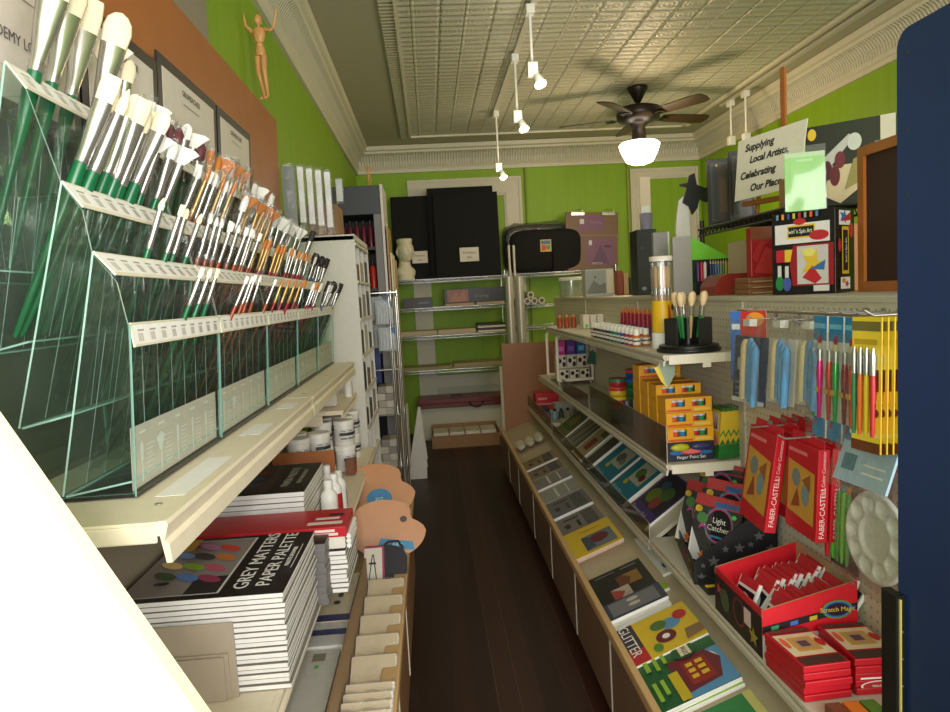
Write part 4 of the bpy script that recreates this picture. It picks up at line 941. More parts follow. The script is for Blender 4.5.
for y in (1.72, 2.31, 2.90, 3.51, 4.12, 4.83, 5.42): MB().box(BX-.003, y-.007, .06, BX-.0002, y+.007, .352, K(214, 206, 190, .5)).build('joint_strip', g)
w2 = T('pegboard_wall', 'cream perforated back board and uprights of the right hand shelving', 'pegboard', (0, 0, 0))
MB().box(PX, GY0, .51, PX+.025, GY1, 1.478, PEG).build('pegboard', w2)
for y in (2.372, 3.60, 4.82): MB().box(PX-.006, y-.014, .51, PX-.0005, y+.014, 1.478, PG).build('slotted_upright', w2)
MB().box(PX-.008, GY0, 1.4785, 1.62, GY1, 1.4945, PG).build('top_cap', w2, .002)
MB().box(1.60, GY0, .0, 1.62, GY1, 1.478, PG).build('rear_panel', w2)
def rshelf(y0, y1, z, label, xl=.80, fence=0, slope=0, fy=None):
    s = T('gondola_shelf', label, 'shelf', (0, y0, z)); L = y1-y0
    MB().prism([(xl+.012, 0, -.02), (PX-.008, 0, -.02+slope), (PX-.008, 0, -.001+slope), (xl+.012, 0, -.001)], (0, L-.004, 0), PG).build('deck', s)
    pf = [(xl+.012, 0), (xl+.002, 0), (xl, -.006), (xl+.005, -.02), (xl, -.026), (xl, -.04), (xl+.006, -.04), (xl+.010, -.02)]
    MB().prism([(x, 0, zz) for x, zz in pf], (0, L-.004, 0), PG).build('front_lip', s)
    if not slope: MB().box(xl+.02, -.006, -.034, PX-.01, -.0006, -.002, K(236, 228, 208, .5)).box(xl+.14, -.006, -.05, xl+.17, -.0006, -.034, K(236, 228, 208, .5)).build('end_bracket', s)
    if fence:
        a, b = fy or (0, L-.004)
        MB().sheet((xl+.004, a, .001), (xl+.004, b, .001), (0, 0, fence), .003, ACRY, K(190, 180, 160, .3)).build('clear_fence', s)
    return s
rshelf(2.387, 3.60, 1.305, 'upper cream shelf holding the small paint bottles, beside the pegboard')
rshelf(3.607, 4.815, 1.305, 'upper cream shelf farther along above the white wire display') if False else None
rshelf(2.39, 3.60, .915, 'middle shelf with brownish clear fence holding the finger paint sets', .80, .135)
rshelf(3.607, 5.30, .915, 'middle shelf with clear fence carrying the white wire display', .80, .08, 0, (0, .75))
rshelf(GY0+.005, 2.62, .57, 'lower near shelf holding the star box and the red boxes')
rshelf(2.63, 4.815, .555, 'long lower sloping shelf of picture pads behind a clear fence', .80, .07, .19)
rshelf(4.822, GY1, .57, 'lower far shelf with clear fence and small red boxed goods', .80, .09)
tag(MB().box(.60, GY1+.004, .02, 1.12, GY1+.024, 1.115, K(160, 108, 68, .5)).build('end_board', None, .002), 'brown hardboard end panel at the far end of the right shelving', 'board')
tag(MB().box(.575, GY1+.03, .02, .615, GY1+.05, .92, K(196, 184, 150, .5)).build('pale_strip'), 'pale narrow upright strip at the far end of the right base', 'strip')
# ---- blue end panel close to the camera
bp = T('blue_end_panel', 'large dark blue end panel with rounded corner at the right edge, close to the camera', 'panel', (0, 0, 0))
NB = K(30, 54, 106, .5, 0, .06, 200)
pts = [(.80, .42, .0), (.80, 1.155, .0), (.80, 1.155, 1.915)]
for k in range(7):
    a = PI/2*k/6; pts.append((.80, 1.125+.03*math.cos(a), 1.915+.03*math.sin(a)))
pts += [(.80, .42, 1.945)]
MB().prism(pts, (.03, 0, 0), NB).build('panel_board', bp)
for z in (1.905, 1.78, 1.675): MB().tube([(.7985, 1.128, z), (.80, 1.128, z)], .0032, K(60, 60, 62, .4), 8).build('screw', bp)
MB().box(.782, 1.135, .55, .7985, 1.175, .985, K(20, 20, 20, .5)).build('black_channel', bp)
MB().box(.787, 1.131, .55, .790, 1.1348, .98, K(214, 200, 120, .4)).build('brass_strip', bp)
for k in range(7): MB().tube([(.7935, 1.1335, .62+.05*k), (.7935, 1.135, .62+.05*k)], .002, METAL, 6).build('screw', bp)
# ---- books on the sloping base
SL = math.atan2(.144, .375)
def sbook(y0, y1, u0, u1, t, lift, col, label, items=(), cat='book', group=None, n_=1, page=PAGE, slope=None, org=None, film=False):
    sl = SL if slope is None else slope; ox, oz = org or (BX+.02, .342)
    p = T('picture_pad' if cat == 'pad' else 'activity_book', label, cat, (ox+u0*math.cos(sl)-lift*math.sin(sl), y0, oz+u0*math.sin(sl)+lift*math.cos(sl)), (0, -sl, random.uniform(-.02, .02)), group)
    w, d = u1-u0, y1-y0
    MB().box(.001, .001, 0, w-.001, d-.001, t-.001, page).build('pages', p)
    MB().box(0, 0, t-.001, w, d, t, col).build('cover', p)
    if items: prints(p, frame((0, d, t+.0003), (0, -1, 0), (1, 0, 0)), d, w, items)
    if film: MB().grid(lambda u, v: (w*u, d*v, t+.005+.004*math.sin(11*u+4*v)*math.sin(9*v)), 8, 8, FILM).build('clear_film', p)
    return p
# NB: on the covers u runs along the aisle toward the camera, v runs up the slope
YEL = K(226, 190, 50, .45); LIME = K(150, 190, 60, .45); DG = K(30, 92, 52, .45); RD = K(190, 40, 50, .45); SKY = K(90, 150, 200, .45); MAR = K(110, 30, 46, .45); CRM = K(232, 220, 190, .5); TL = K(24, 124, 150, .45); PURP = K(74, 52, 120, .45)
for k in range(3): sbook(1.80, 2.10, 0, .25, .008, .0005+.0085*k, [CRM, LIME, CRM][k], 'pale edged book under the green house book, %s from the bottom' % ORD[k], (), 'book', 'books under the green house book')
sbook(1.80, 2.10, .0, .25, .009, .0265, DG, 'green activity book with red house picture, nearest on the base', [('r', .40, .38, 1, 1, SKY), ('e', .55, .85, .10, .08, WHITE), ('p', [(.36, .36), (.40, .84), (.60, .95), (.88, .84), (.92, .36)], MAR), ('r', .46, .50, .84, .80, K(150, 44, 40)), ('r', .50, .54, .56, .62, YEL), ('r', .60, .54, .66, .62, YEL), ('r', .70, .54, .76, .62, YEL), ('r', .50, .66, .56, .75, YEL), ('r', .60, .66, .66, .75, YEL), ('r', .70, .66, .76, .75, YEL), ('r', .55, .30, 1, .42, K(206, 180, 40)), ('r', 0, .0, .06, 1, YEL), ('e', .30, .62, .12, .16, DG), ('r', .22, .56, .38, .70, CRM), ('t', .30, .63, .08, 'HORIZON', K(30, 60, 40)), ('r', .10, .10, .40, .16, LIME), ('r', .10, .22, .44, .27, LIME), ('r', .10, .33, .38, .38, LIME), ('r', .60, .08, .90, .13, LIME), ('r', .60, .18, .84, .23, LIME)])
for k in range(3): sbook(2.12, 2.26, 0, .26, .011, .0005+.0115*k, [K(190, 200, 110, .5), CRM, K(180, 196, 100, .5)][k], 'thin lime edged book under the glitter book, %s from the bottom' % ORD[k], (), 'book', 'books under the glitter book')
sbook(2.03, 2.255, -.005, .255, .008, .036, YEL, 'yellow flower picture book lettered GLITTER on its dark end', [('r', 0, 0, 1, .26, K(70, 56, 66)), ('r', .66, .0, 1, .26, RD), ('e', .40, .70, .14, .13, SKY), ('e', .34, .55, .12, .11, K(80, 120, 60)), ('e', .66, .56, .15, .13, MAR), ('e', .66, .56, .06, .05, WHITE), ('e', .30, .86, .12, .09, RD), ('p', [(.7, .8), (.95, .75), (.9, 1), (.7, 1)], K(140, 110, 80)), ('e', .85, .40, .10, .06, K(90, 140, 60)), ('t', .42, .13, .19, 'GLITTER', WHITE, .0)])
for k in range(3): sbook(2.27+.035*k, 2.42+.02*k, .0, .22+.005*k, .013, .0005+.0135*k, [K(200, 206, 214, .4), WHITE, K(60, 66, 90, .45)][k], 'white edged pad in the striped stack beside the black book, %s from bottom' % ORD[k], [('r', .0, .0, .2, 1, K(60, 70, 120))] if k < 2 else [('r', .1, .1, .9, .9, K(120, 120, 126)), ('e', .3, .5, .1, .1, K(200, 196, 180)), ('e', .6, .5, .1, .1, K(200, 196, 180))], 'pad', 'striped white edged pads on the base')
sbook(2.44, 2.49, .0, .26, .012, .0005, LIME, 'lime green pad edge beside the black book', (), 'pad')
sbook(2.50, 2.76, -.002, .235, .010, .0005, K(26, 26, 28, .4), 'black book with two small paintings on its cover', [('r', .30, .46, .66, .86, K(150, 110, 50)), ('p', [(.30, .46), (.66, .46), (.66, .62), (.45, .70), (.30, .58)], K(110, 60, 40)), ('r', .64, .28, .96, .60, K(196, 180, 170)), ('p', [(.64, .28), (.96, .28), (.96, .4), (.8, .5)], K(170, 70, 60)), ('r', .10, .62, .14, .9, GRYT), ('r', .10, .15, .13, .5, GRYT)])
for k in range(4): sbook(2.92+.015*(3-k), 3.22, .0, .235, .010, .0005+.0105*k, YEL if k == 3 else K(226, 214, 180, .5), 'yellow drawing pad with dark red picture on top of its stack' if k == 3 else 'pink edged pad under the yellow pad, %s from the bottom' % ORD[k], [('r', .38, .30, .92, .92, K(110, 120, 130)), ('e', .60, .62, .16, .20, MAR), ('p', [(.4, .3), (.9, .3), (.85, .5), (.45, .45)], K(70, 80, 90)), ('t', .2, .55, .09, 'Watercolor', K(160, 110, 20), 1.57)] if k == 3 else (), 'pad', 'yellow pads on the base', 1, K(226, 196, 170, .6))
GP = K(132, 128, 134, .4); DK_ = K(40, 38, 44, .4)
for i, (y0, y1, c) in enumerate(((3.27, 3.50, (128, 124, 120)), (3.53, 3.78, (118, 118, 132)), (3.81, 4.04, (176, 176, 176)), (4.07, 4.28, (150, 146, 146)), (4.31, 4.52, (140, 124, 104)), (4.55, 4.78, (150, 128, 98)))):
    sbook(y0, y1, .0, .235, .016+.006*(i % 2), .0005, K(*c, .4), ['grey tool pack beside the yellow pad', 'bluish grey tool pack, second beyond the yellow pad', 'silver plastic wrapped pack, third beyond the yellow pad', 'pale grey wrapped pack, fourth beyond the yellow pad', 'brown printed pack, fifth beyond the yellow pad', 'tan printed pack, sixth beyond the yellow pad'][i], [('r', .08, .62, .92, .9, K(90, 88, 90, .5)), ('r', .2, .2, .28, .55, DK_), ('r', .45, .45, .8, .52, DK_), ('p', [(.5, .15), (.75, .2), (.7, .3), (.48, .28)], DK_)] if i < 2 or i > 3 else [('r', .1, .4, .9, .46, WHITE), ('r', .1, .7, .9, .74, WHITE)], 'pack', None, 1, WHITE, film=i in (1, 2, 3))
for i in range(3):
    b = T('white_pouch', 'soft white pouch at the far end of the right base, %s from the left' % ORD[i], 'pouch', (.60+.07*i, 5.1, .365+.027*i), (0, -SL, 0), group='white pouches on the base')
    MB().ell((.03, .10, .025), (.04, .12, .03), K(206, 196, 178, .6), 14, 10, lambda p, q: Vector((q.x, q.y*(1+.1*p.x), q.z+.004*math.sin(9*p.x+7*p.y)))).build('pouch_body', b)
sbook(2.54, 2.93, .27, .40, .012, .0005, WHITE, 'white pad lettered Doodle Pad on a blue band under the lower shelf edge', [('r', .0, .35, .55, 1, K(50, 64, 140)), ('t', .28, .66, .22, 'Doodle Pad', WHITE), ('e', .75, .5, .1, .2, RD), ('e', .85, .3, .07, .15, K(60, 120, 180)), ('r', .62, .6, .95, .9, K(220, 210, 190))], 'pad')
sbook(1.50, 1.77, .0, .25, .012, .0005, K(40, 130, 70, .45), 'plain green book nearest the camera on the base, beyond the green house book', [('r', .1, .1, .9, .2, K(60, 160, 90)), ('r', .0, .9, 1, 1, K(206, 200, 120))])
sbook(1.52, 1.79, .0, .25, .010, .014, K(206, 206, 190, .45), 'pale striped book lying over the plain green book on the base', [('r', 0, .0, .3, 1, K(190, 190, 70)), ('r', .3, .3, .9, .8, K(120, 140, 110))]) if False else None
# ---- pads on the long lower sloping shelf
S2 = math.atan2(.19, PX-.008-.812); O2 = (.812, .5555)
def tbook(y0, y1, u1, t, lift, col, label, items, page=PAGE): return sbook(y0, y1, .004, u1, t, lift, col, label, items, 'pad', None, 1, page, S2, O2)
tbook(2.72, 3.00, .27, .012, .0005, PURP, 'purple drawing pad with colourful fruit picture, nearest on the sloping shelf', [('r', .08, .28, .95, .95, K(50, 46, 60)), ('e', .30, .5, .2, .16, K(110, 130, 50)), ('e', .55, .42, .15, .13, K(150, 60, 60)), ('e', .62, .65, .2, .14, K(80, 110, 60)), ('e', .35, .75, .15, .1, K(60, 90, 110)), ('t', .4, .14, .13, 'Drawing Pad', K(190, 180, 220))])
for i, (y0, y1) in enumerate(((3.03, 3.32), (3.35, 3.66))):
    tbook(y0, y1, .27, .02, .0005, TL, ['teal pad with green pepper picture, nearer of the two', 'teal pad with grey picture, farther of the two'][i], [('r', .30, .42, .86, .86, K(186, 190, 176)), ('e', .52, .64, .16, .12, K(80, 130, 60) if i == 0 else K(100, 104, 104)), ('e', .70, .58, .10, .08, MAR if i == 0 else K(130, 130, 126)), ('e', .36, .36, .07, .06, K(210, 190, 60)), ('t', .34, .16, .12, 'Watercolor', K(150, 200, 214)), ('r', .06, .9, .2, .94, K(150, 200, 214))])
tbook(3.69, 3.86, .26, .028, .0005, K(80, 78, 76, .5), 'dark pad with thick white edges beyond the teal pads', [('r', .0, 0, .2, 1, K(230, 230, 226))], WHITE)
tbook(3.88, 4.10, .27, .03, .0005, K(176, 160, 120, .45), 'tan sketch pad with red figure picture and white edge', [('r', .35, .25, .75, .6, K(140, 50, 50)), ('r', .5, .7, .9, .9, K(90, 100, 60)), ('r', .0, .0, .1, 1, WHITE)], WHITE)
tbook(4.13, 4.45, .27, .02, .0005, K(150, 146, 134, .45), 'grey pad with long dark brush drawings', [('p', [(.15, .2), (.22, .2), (.38, .9), (.3, .9)], DK_), ('p', [(.5, .15), (.56, .15), (.70, .9), (.6, .9)], K(50, 56, 46)), ('r', .8, .1, .95, .9, K(96, 96, 84))], WHITE)
tbook(4.48, 4.78, .27, .02, .0005, K(120, 124, 84, .45), 'olive green picture pad at the far end of the sloping shelf', [('r', .1, .3, .9, .9, K(80, 100, 50)), ('e', .5, .6, .25, .2, K(120, 130, 80))], WHITE)
# ---- small goods on the far lower shelf
box_thing('red_box', 'small bright red box with pale print on the far lower shelf', .83, 1.02, 5.72, 5.84, .5705, .71, K(206, 36, 56, .4), 'box', [('r', .1, .6, .5, .72, K(230, 160, 160)), ('r', .1, .3, .8, .38, K(230, 160, 160))])
box_thing('white_box', 'white and grey box beside the small red box on the far lower shelf', .92, 1.06, 5.30, 5.42, .5705, .68, K(186, 186, 182, .5))
box_thing('dark_box', 'low dark box on the far lower shelf in front of the red box', .83, .90, 5.45, 5.60, .5705, .63, K(70, 60, 56, .5))
for i in range(4): small_bottle((.845+.05*i, 5.20, .5705), .09, .02, K(*[(70, 110, 140), (150, 190, 200), (60, 80, 60), (190, 180, 150)][i], .3), BLACK, 'small %s glass jar with black lid on the far lower shelf' % ['blue', 'pale blue', 'dark green', 'cream'][i], 'jars on the far lower shelf', 'jar')
for i in range(3): box_thing('white_packet', 'little white packet on the far lower shelf near the glass jars, %s from the left' % ORD[i], .83+.075*i, .895+.075*i, 4.95, 5.07, .5705, .60+.01*i, CRM, 'packet', None, 'white packets on the far lower shelf')
# ---- white wire display with boxed goods
wr = T('wire_display', 'white wire counter display with two hooped ends holding small boxes', 'display rack', (.83, 4.62, .916))
for y in (0, .40):
    MB().tube([(0, y, .03), (0, y, .32), (.02, y, .345), (.22, y, .345), (.235, y, .33), (.235, y, .03), (0, y, .03)], .0105, K(252, 240, 222, .4), 8).build('wire_hoop', wr)
for z in (.04, .12, .20): MB().tube([(0, 0, z), (.235, 0, z)], .0045, K(240, 226, 206, .4), 6).build('cross_wire', wr)
MB().box(.005, .005, .03, .23, .395, .034, K(220, 210, 190, .5)).box(.005, .09, .10, .23, .155, .104, K(220, 210, 190, .5)).build('wire_tray', wr)
for x in (.01, .225):
    for y in (.02, .38): MB().tube([(x, y, 0), (x, y, .03)], .005, K(240, 226, 206, .4), 6).build('foot', wr)
MB().box(.01, .165, .034, .23, .172, .24, K(206, 176, 140, .5)).build('back_card', wr)
COW = K(238, 226, 206, .5)
for i in range(6):
    box_thing('spotted_box', 'small cream box with black patches, wire display, %s from left in %s row' % (ORD[i % 3], 'front' if i < 3 else 'rear'), .842+.07*(i % 3), .905+.07*(i % 3), 4.632+.075*(i//3), 4.70+.075*(i//3), .951+.0695*(i//3), 1.02+.085*(i//3), COW, 'box', [('e', .3, .6, .2, .2, BLACK), ('e', .75, .3, .18, .22, BLACK), ('e', .8, .8, .15, .12, BLACK)], 'spotted boxes in the white wire display')
for i in range(3): box_thing('colour_box', '%s box on the upper tier of the white wire display' % ['magenta', 'purple', 'blue'][i], .842+.07*i, .905+.07*i, 4.715, 4.77, 1.1055, 1.21, K(*[(200, 40, 140), (90, 40, 140), (20, 100, 170)][i], .4), 'box', [('r', .2, .3, .8, .6, K(*[(230, 120, 190), (140, 90, 190), (120, 190, 230)][i], .4))], 'coloured boxes in the white wire display')
# upper shelf, far part: orange bottles and white boxes
us = rshelf(3.607, 4.815, 1.305, 'upper shelf farther along above the white wire display')
for i in range(3): small_bottle((.835+.045*i, 4.5, 1.306), .085, .018, K(170, 70, 30, .35), K(230, 150, 60, .4), 'amber bottle with orange cap on the far upper shelf, %s from the left' % ORD[i], 'amber bottles')
for i in range(3): box_thing('cream_box', 'cream box with green dot on the far upper shelf, %s from the left' % ORD[i], .945+.045*i, .985+.045*i, 4.3, 4.4, 1.3055, 1.39, COW, 'box', [('e', .5, .2, .25, .13, K(80, 230, 50, .5))], 'cream boxes with green dots')
# small paint bottles, two rows
pc = [(190, 120, 40), (200, 60, 60), (170, 40, 90), (60, 60, 150), (40, 120, 150), (40, 130, 80), (30, 90, 60), (30, 50, 100), (70, 40, 90), (90, 60, 40), (60, 60, 60), (30, 30, 30)]
bproto = {}
for r in range(2):
    for i in range(13):
        y = 2.80+.062*i; key = i % 12
        lab = 'tiny white capped paint bottle, %s from near end of the %s upper shelf row' % (ORD[i], ['front', 'rear'][r])
        loc = (.832+.045*r, y+.02*r, 1.3055)
        if key in bproto: dup(bproto[key], loc, None, lab); continue
        b = T('paint_bottle', lab, 'paint bottle', loc, group='tiny paint bottles on the upper shelf')
        MB().lathe([(.015, 0), (.0165, .003), (.0165, .040), (.009, .048)], K(*pc[key], .35), n=12).build('bottle_body', b)
        MB().lathe([(.0168, .008), (.0168, .034)], K(226, 222, 212, .5), n=12, cap=False).lathe([(.0169, .020), (.0169, .026)], K(60, 60, 60), n=12, cap=False).build('paper_label', b)
        MB().lathe([(.0125, .046), (.0125, .068), (.009, .072)], K(244, 240, 230, .4), n=12).build('cap', b)
        bproto[key] = b
for i in range(9):
    b = T('glitter_tube', 'upright red tube with orange tip behind the tiny bottles, %s from near end' % ORD[i], 'tube', (.985, 3.0+.066*i, 1.3055), group='red tubes on the upper shelf')
    MB().lathe([(.016, 0), (.018, .004), (.018, .06)], K(110, 80, 150, .35), n=12).build('clear_barrel', b); MB().lathe([(.0182, .0605), (.015, .115)], K(170, 30, 60, .35), n=12).build('red_barrel', b); MB().lathe([(.010, .1155), (.004, .14)], K(220, 110, 40, .4), n=10).build('tip', b)
# big clear tube of brushes with yellow label
tb = T('brush_tube', 'tall clear tube of brushes with white cap, yellow label and white base', 'tube', (.895, 2.66, 1.3055))
MB().lathe([(.042, 0), (.042, .06), (.040, .062)], WHITE, n=24).build('white_base', tb)
MB().lathe([(.041, .063), (.041, .185)], K(232, 186, 30, .4), n=24, cap=False).build('yellow_label', tb)
MB().lathe([(.0405, .062), (.0405, .335)], clear('tube_plastic', (245, 244, 240), .08, .08, .1), n=24, cap=False).build('clear_wall', tb)
MB().lathe([(.044, .335), (.044, .352), (.04, .354)], K(226, 216, 204, .4), n=24).build('white_cap', tb)
prints(tb, Matrix.Rotation(-1.0, 4, 'Z') @ frame((.0418, -.018, .07), (0, 1, 0), (0, 0, 1)), .036, .11, [('r', .1, .08, .9, .2, K(230, 220, 200)), ('p', [(.0, .3), (.5, .35), (.2, .9), (0, .9)], K(200, 60, 30)), ('e', .7, .8, .2, .1, K(40, 60, 40))], 'label_print')
for i in range(9):
    a = 2*PI*i/9; r = .026 if i else 0
    b = T('paint_brush', 'pale wooden brush standing inside the clear tube, %s around' % ORD[i], 'paint brush', (.895+r*math.cos(a), 2.66+r*math.sin(a), 1.372), group='brushes in the clear tube')
    MB().loft([(0, .004, .004), (.12, .006, .006), (.14, .005, .005)], K(206, 170, 120, .4), 8).build('handle', b); MB().loft([(.14, .0055, .0055), (.165, .006, .006)], SILV, 8).build('ferrule', b); MB().loft([(.165, .006, .006), (.20, .010, .010), (.235, .009, .009), (.25, .003, .003)], K(214, 180, 136, .6), 10).build('bristles', b)
# black brush caddy
cd = T('brush_caddy', 'round black brush caddy at the near end of the upper shelf', 'caddy', (.935, 2.50, 1.3055))
MB().lathe([(.112, 0), (.114, .004), (.114, .010), (.104, .012), (.106, .014), (.106, .022), (.10, .025)], K(22, 22, 24, .35), n=32).build('base_disc', cd)
for a in (-2.95, -.90, .5, 1.9):
    o = MB().box(.066, -.042, .025, .072, .042, .120, K(38, 40, 42, .4)); o.xf(Matrix.Rotation(a, 4, 'Z')); o.build('side_plate', cd)
MB().lathe([(.016, .025), (.016, .12)], K(26, 26, 28, .4), n=14).build('post', cd)
for i in range(9):
    a = -2.9+.62*i; r = .030+.018*(i % 2)
    b = T('paint_brush', 'green handled soft round brush in the black caddy, %s around from the left' % ORD[i], 'paint brush', (.935+r*math.cos(a), 2.50+r*math.sin(a), 1.354), (math.sin(a)*-.16, math.cos(a)*.16, 0), 'brushes in the black caddy')
    MB().loft([(0, .004, .004), (.07, .0065, .0065), (.085, .006, .006)], K(30, 130, 60, .3) if i % 3 < 2 else K(190, 150, 100, .4), 8).build('handle', b); MB().loft([(.083, .0065, .0065), (.118, .007, .007)], SILV, 10).build('ferrule', b); MB().loft([(.118, .007, .007), (.14, .0125, .012), (.158, .011, .011), (.168, .004, .004)], K(222, 196, 150, .7), 12).build('bristles', b)
lf = tag(MB().prism([(0, 0, 0), (.03, -.02, -.07), (.06, 0, -.03), (.07, .02, .02), (.03, .015, .03)], (.004, 0, .0), K(150, 166, 150, .5)).prism([(-.012, .0, .0), (.002, -.002, .0), (.03, -.02, -.075), (.01, -.01, -.05)], (.004, 0, 0), K(220, 190, 40, .5)).build('leaf_tag'), 'grey and yellow leaf shaped tag hanging from the upper shelf edge', 'tag'); lf.location = (.785, 2.41, 1.263)
# ---- finger paint sets
YB_ = K(236, 168, 30, .45)
def fp_set(x, y, z, label, w=.17, d=.085, h=.052):
    p = T('finger_paint_set', label, 'finger paint set', (x, y, z), group='yellow finger paint sets')
    MB().box(0, 0, 0, w, d, .004, YB_).box(0, .004, .004, w, .0, .020, YB_).box(0, d-.003, .004, w, d, h, YB_).box(0, 0, h-.007, w, .004, h, YB_).box(0, 0, .02, .022, .004, h-.007, YB_).box(w-.022, 0, .02, w, .004, h-.007, YB_).box(w/2-.013, 0, .02, w/2+.013, .004, h-.007, YB_).box(0, .004, .004, .003, d-.003, h, YB_).box(w-.003, .004, .004, w, d-.003, h, YB_).build('carton', p)
    MB().box(0, .006, h-.0015, w, d, h, K(214, 140, 40, .5)).build('carton_top', p)
    prints(p, frame((0, -.0005, 0), (1, 0, 0), (0, 0, 1)), w, h, [('r', .02, .05, .55, .20, K(214, 90, 40)), ('r', .6, .1, .95, .28, K(240, 200, 90))], 'carton_print')
    for k, (cx, c) in enumerate(((.037, (226, 90, 30)), (.064, (40, 130, 180)), (.112, (200, 40, 60)), (.138, (40, 140, 80)))):
        j = MB().lathe([(.0135, .004), (.0135, .034)], K(*c, .35), (cx, .028, 0), 14).build('paint_pot', p)
        MB().lathe([(.0141, .0342), (.0141, .043)], K(226, 222, 214, .4), (cx, .028, 0), 14).build('pot_lid', j)
    return p
f0 = fp_set(.82, 2.425, .985, 'lowest yellow finger paint set in the front column, on the dark labelled box')
def fset(x, y, z, lab): return dup(f0, (x, y, z), None, lab)
fset(.82, 2.43, 1.038, 'middle yellow finger paint set in the front column'); fset(.82, 2.435, 1.091, 'top yellow finger paint set in the front column')
for k in range(5): fset(.82, 2.535, .9155+.053*k, 'yellow finger paint set in the second column, %s from the bottom' % ORD[k])
for k in range(5): fset(.82, 2.640, .9155+.053*k, 'yellow finger paint set in the third column, %s from the bottom' % ORD[k])
for k in range(5): fset(.82, 2.745, .9155+.053*k, 'yellow finger paint set in the fourth column, %s from the bottom' % ORD[k])
fset(.82, 2.745, 1.1805, 'yellow finger paint set topmost at the back, above the other sets')
NVY = K(40, 44, 58, .45)
fb = T('labelled_paint_box', 'dark finger paint box with red oval and white lettering at the shelf front', 'box', (.82, 2.425, .9155))
MB().box(0, 0, 0, .17, .09, .068, NVY).build('box_body', fb, .002)
for cx, c in ((.045, (190, 190, 40)), (.12, (60, 60, 110))): MB().ell((cx, -.002, .05), (.036, .012, .014), K(*c, .35), 14, 8).build('paint_blob', fb)
prints(fb, frame((0, -.0006, 0), (1, 0, 0), (0, 0, 1)), .17, .068, [('e', .2, .45, .16, .12, K(40, 110, 180)), ('e', .8, .42, .16, .1, K(40, 110, 180)), ('e', .5, .50, .22, .16, K(214, 60, 70)), ('e', .5, .50, .18, .10, K(230, 120, 120)), ('t', .5, .2, .25, 'Finger Paint Set', WHITE)], 'label_print')
# crayon boxes fanned beside
for i in range(4):
    c = T('crayon_box', 'yellow and green crayon box leaning by the finger paints, %s from the left' % ORD[i], 'crayon box', (1.014+.0225*i, 2.398+.006*i, .919), (0, .10, 0), 'leaning crayon boxes')
    MB().box(-.0205, 0, 0, -.0005, .08, .17, YEL).build('carton', c)
    MB().box(-.0208, -.0005, 0, 0, .0805, .05, K(40, 120, 50, .45)).build('green_base', c)
    MB().box(-.0205, .0, .1705, -.0005, .08, .182, K(60, 110, 50, .45)).build('lid', c)
    prints(c, frame((-.0205, -.0008, .0), (1, 0, 0), (0, 0, 1)), .0205, .17, [('p', [(0, .3), (1, .3), (.5, .42)], K(40, 120, 50)), ('p', [(0, .44), (.5, .56), (1, .44), (1, .5), (.5, .62), (0, .5)], K(40, 140, 60))], 'zigzag_print')
    prints(c, frame((-.0212, .08, 0), (0, -1, 0), (0, 0, 1)), .08, .17, [('r', .15, .55, .85, .95, K(230, 220, 200)), ('p', [(.3, .6), (.5, .6), (.4, .9)], RD), ('p', [(.5, .6), (.7, .6), (.65, .9)], DG), ('e', .5, .35, .35, .12, K(210, 120, 130))], 'front_print')
# stacking lids and small tubes behind
LC = [(30, 110, 60), (30, 80, 170), (190, 40, 50), (220, 190, 50), (170, 30, 50), (30, 110, 70)]
for s_, (x, y, n) in enumerate(((.86, 3.22, 5), (.93, 3.18, 6))):
    for k in range(n):
        o = MB().lathe([(.040, 0), (.042, .003), (.042, .038), (.040, .041)], K(*LC[(k+2*s_) % 6], .35), (0, 0, 0), 22).lathe([(.043, .026), (.043, .040)], K(*[min(255, int(v*1.15)) for v in LC[(k+2*s_+1) % 6]], .35), (0, 0, 0), 22).build('paint_tub')
        o.location = (x, y, .9155+.0425*k); tag(o, 'round paint tub, %s up in the %s stack behind the finger paints' % (ORD[k], ['left', 'right'][s_]), 'paint tub', 'stacked round paint tubs')
for i in range(3):
    b = T('paint_tube', ['dark', 'white', 'black'][i]+' tube standing on its cap between the round tubs and the finger paints', 'paint tube', (.84+.04*i, 2.98, .9155), group=None)
    MB().lathe([(.012, 0), (.012, .022), (.018, .026)], K(*[(210, 80, 40), (60, 60, 60), (220, 220, 220)][i], .4), n=12).build('cap', b); MB().loft([(.026, .019, .019), (.09, .02, .012), (.14, .021, .003)], K(*[(60, 62, 66), (220, 220, 216), (30, 32, 36)][i], .4), 14).build('tube_body', b)
bc = T('leaf_card', 'green and cream card hanging from the white wire display', 'card', (1.02, 4.585, 1.06), (.15, .25, 0))
MB().box(0, 0, 0, .09, .002, .13, K(214, 200, 170, .5)).build('card', bc); prints(bc, frame((0, -.0004, 0), (1, 0, 0), (0, 0, 1)), .09, .13, [('p', [(0, 0), (.8, 0), (.6, .5), (.2, .75), (0, .6)], K(50, 100, 76)), ('e', .7, .7, .15, .1, K(60, 110, 80))], 'card_print')
# ================================================================== near right: pegboard goods
ZT = 1.4953
STEEL = K(176, 172, 164, .3, .8)
def peg_hook(y, z, l, label):
    h = T('peg_hook', label, 'hook', (PX-.001, y, z), group='steel peg hooks on the pegboard')
    MB().tube([(0, 0, 0), (-.01, 0, 0), (-l+.02, 0, 0), (-l, 0, .012)], .0028, STEEL, 6).build('wire_arm', h)
    MB().box(-.0035, -.008, -.018, -.0005, .008, .008, STEEL).build('back_plate', h)
    return h
bar = T('hang_rail', 'thin steel rail running along the top of the pegboard above the hanging packs', 'rail', (0, 0, 0))
MB().tube([(1.035, 1.24, 1.452), (1.035, 2.30, 1.452)], .005, STEEL, 8).build('rail_bar', bar)
for y in (1.30, 2.24): MB().tube([(1.0795, y, 1.452), (1.035, y, 1.452)], .004, STEEL, 6).build('rail_arm', bar)
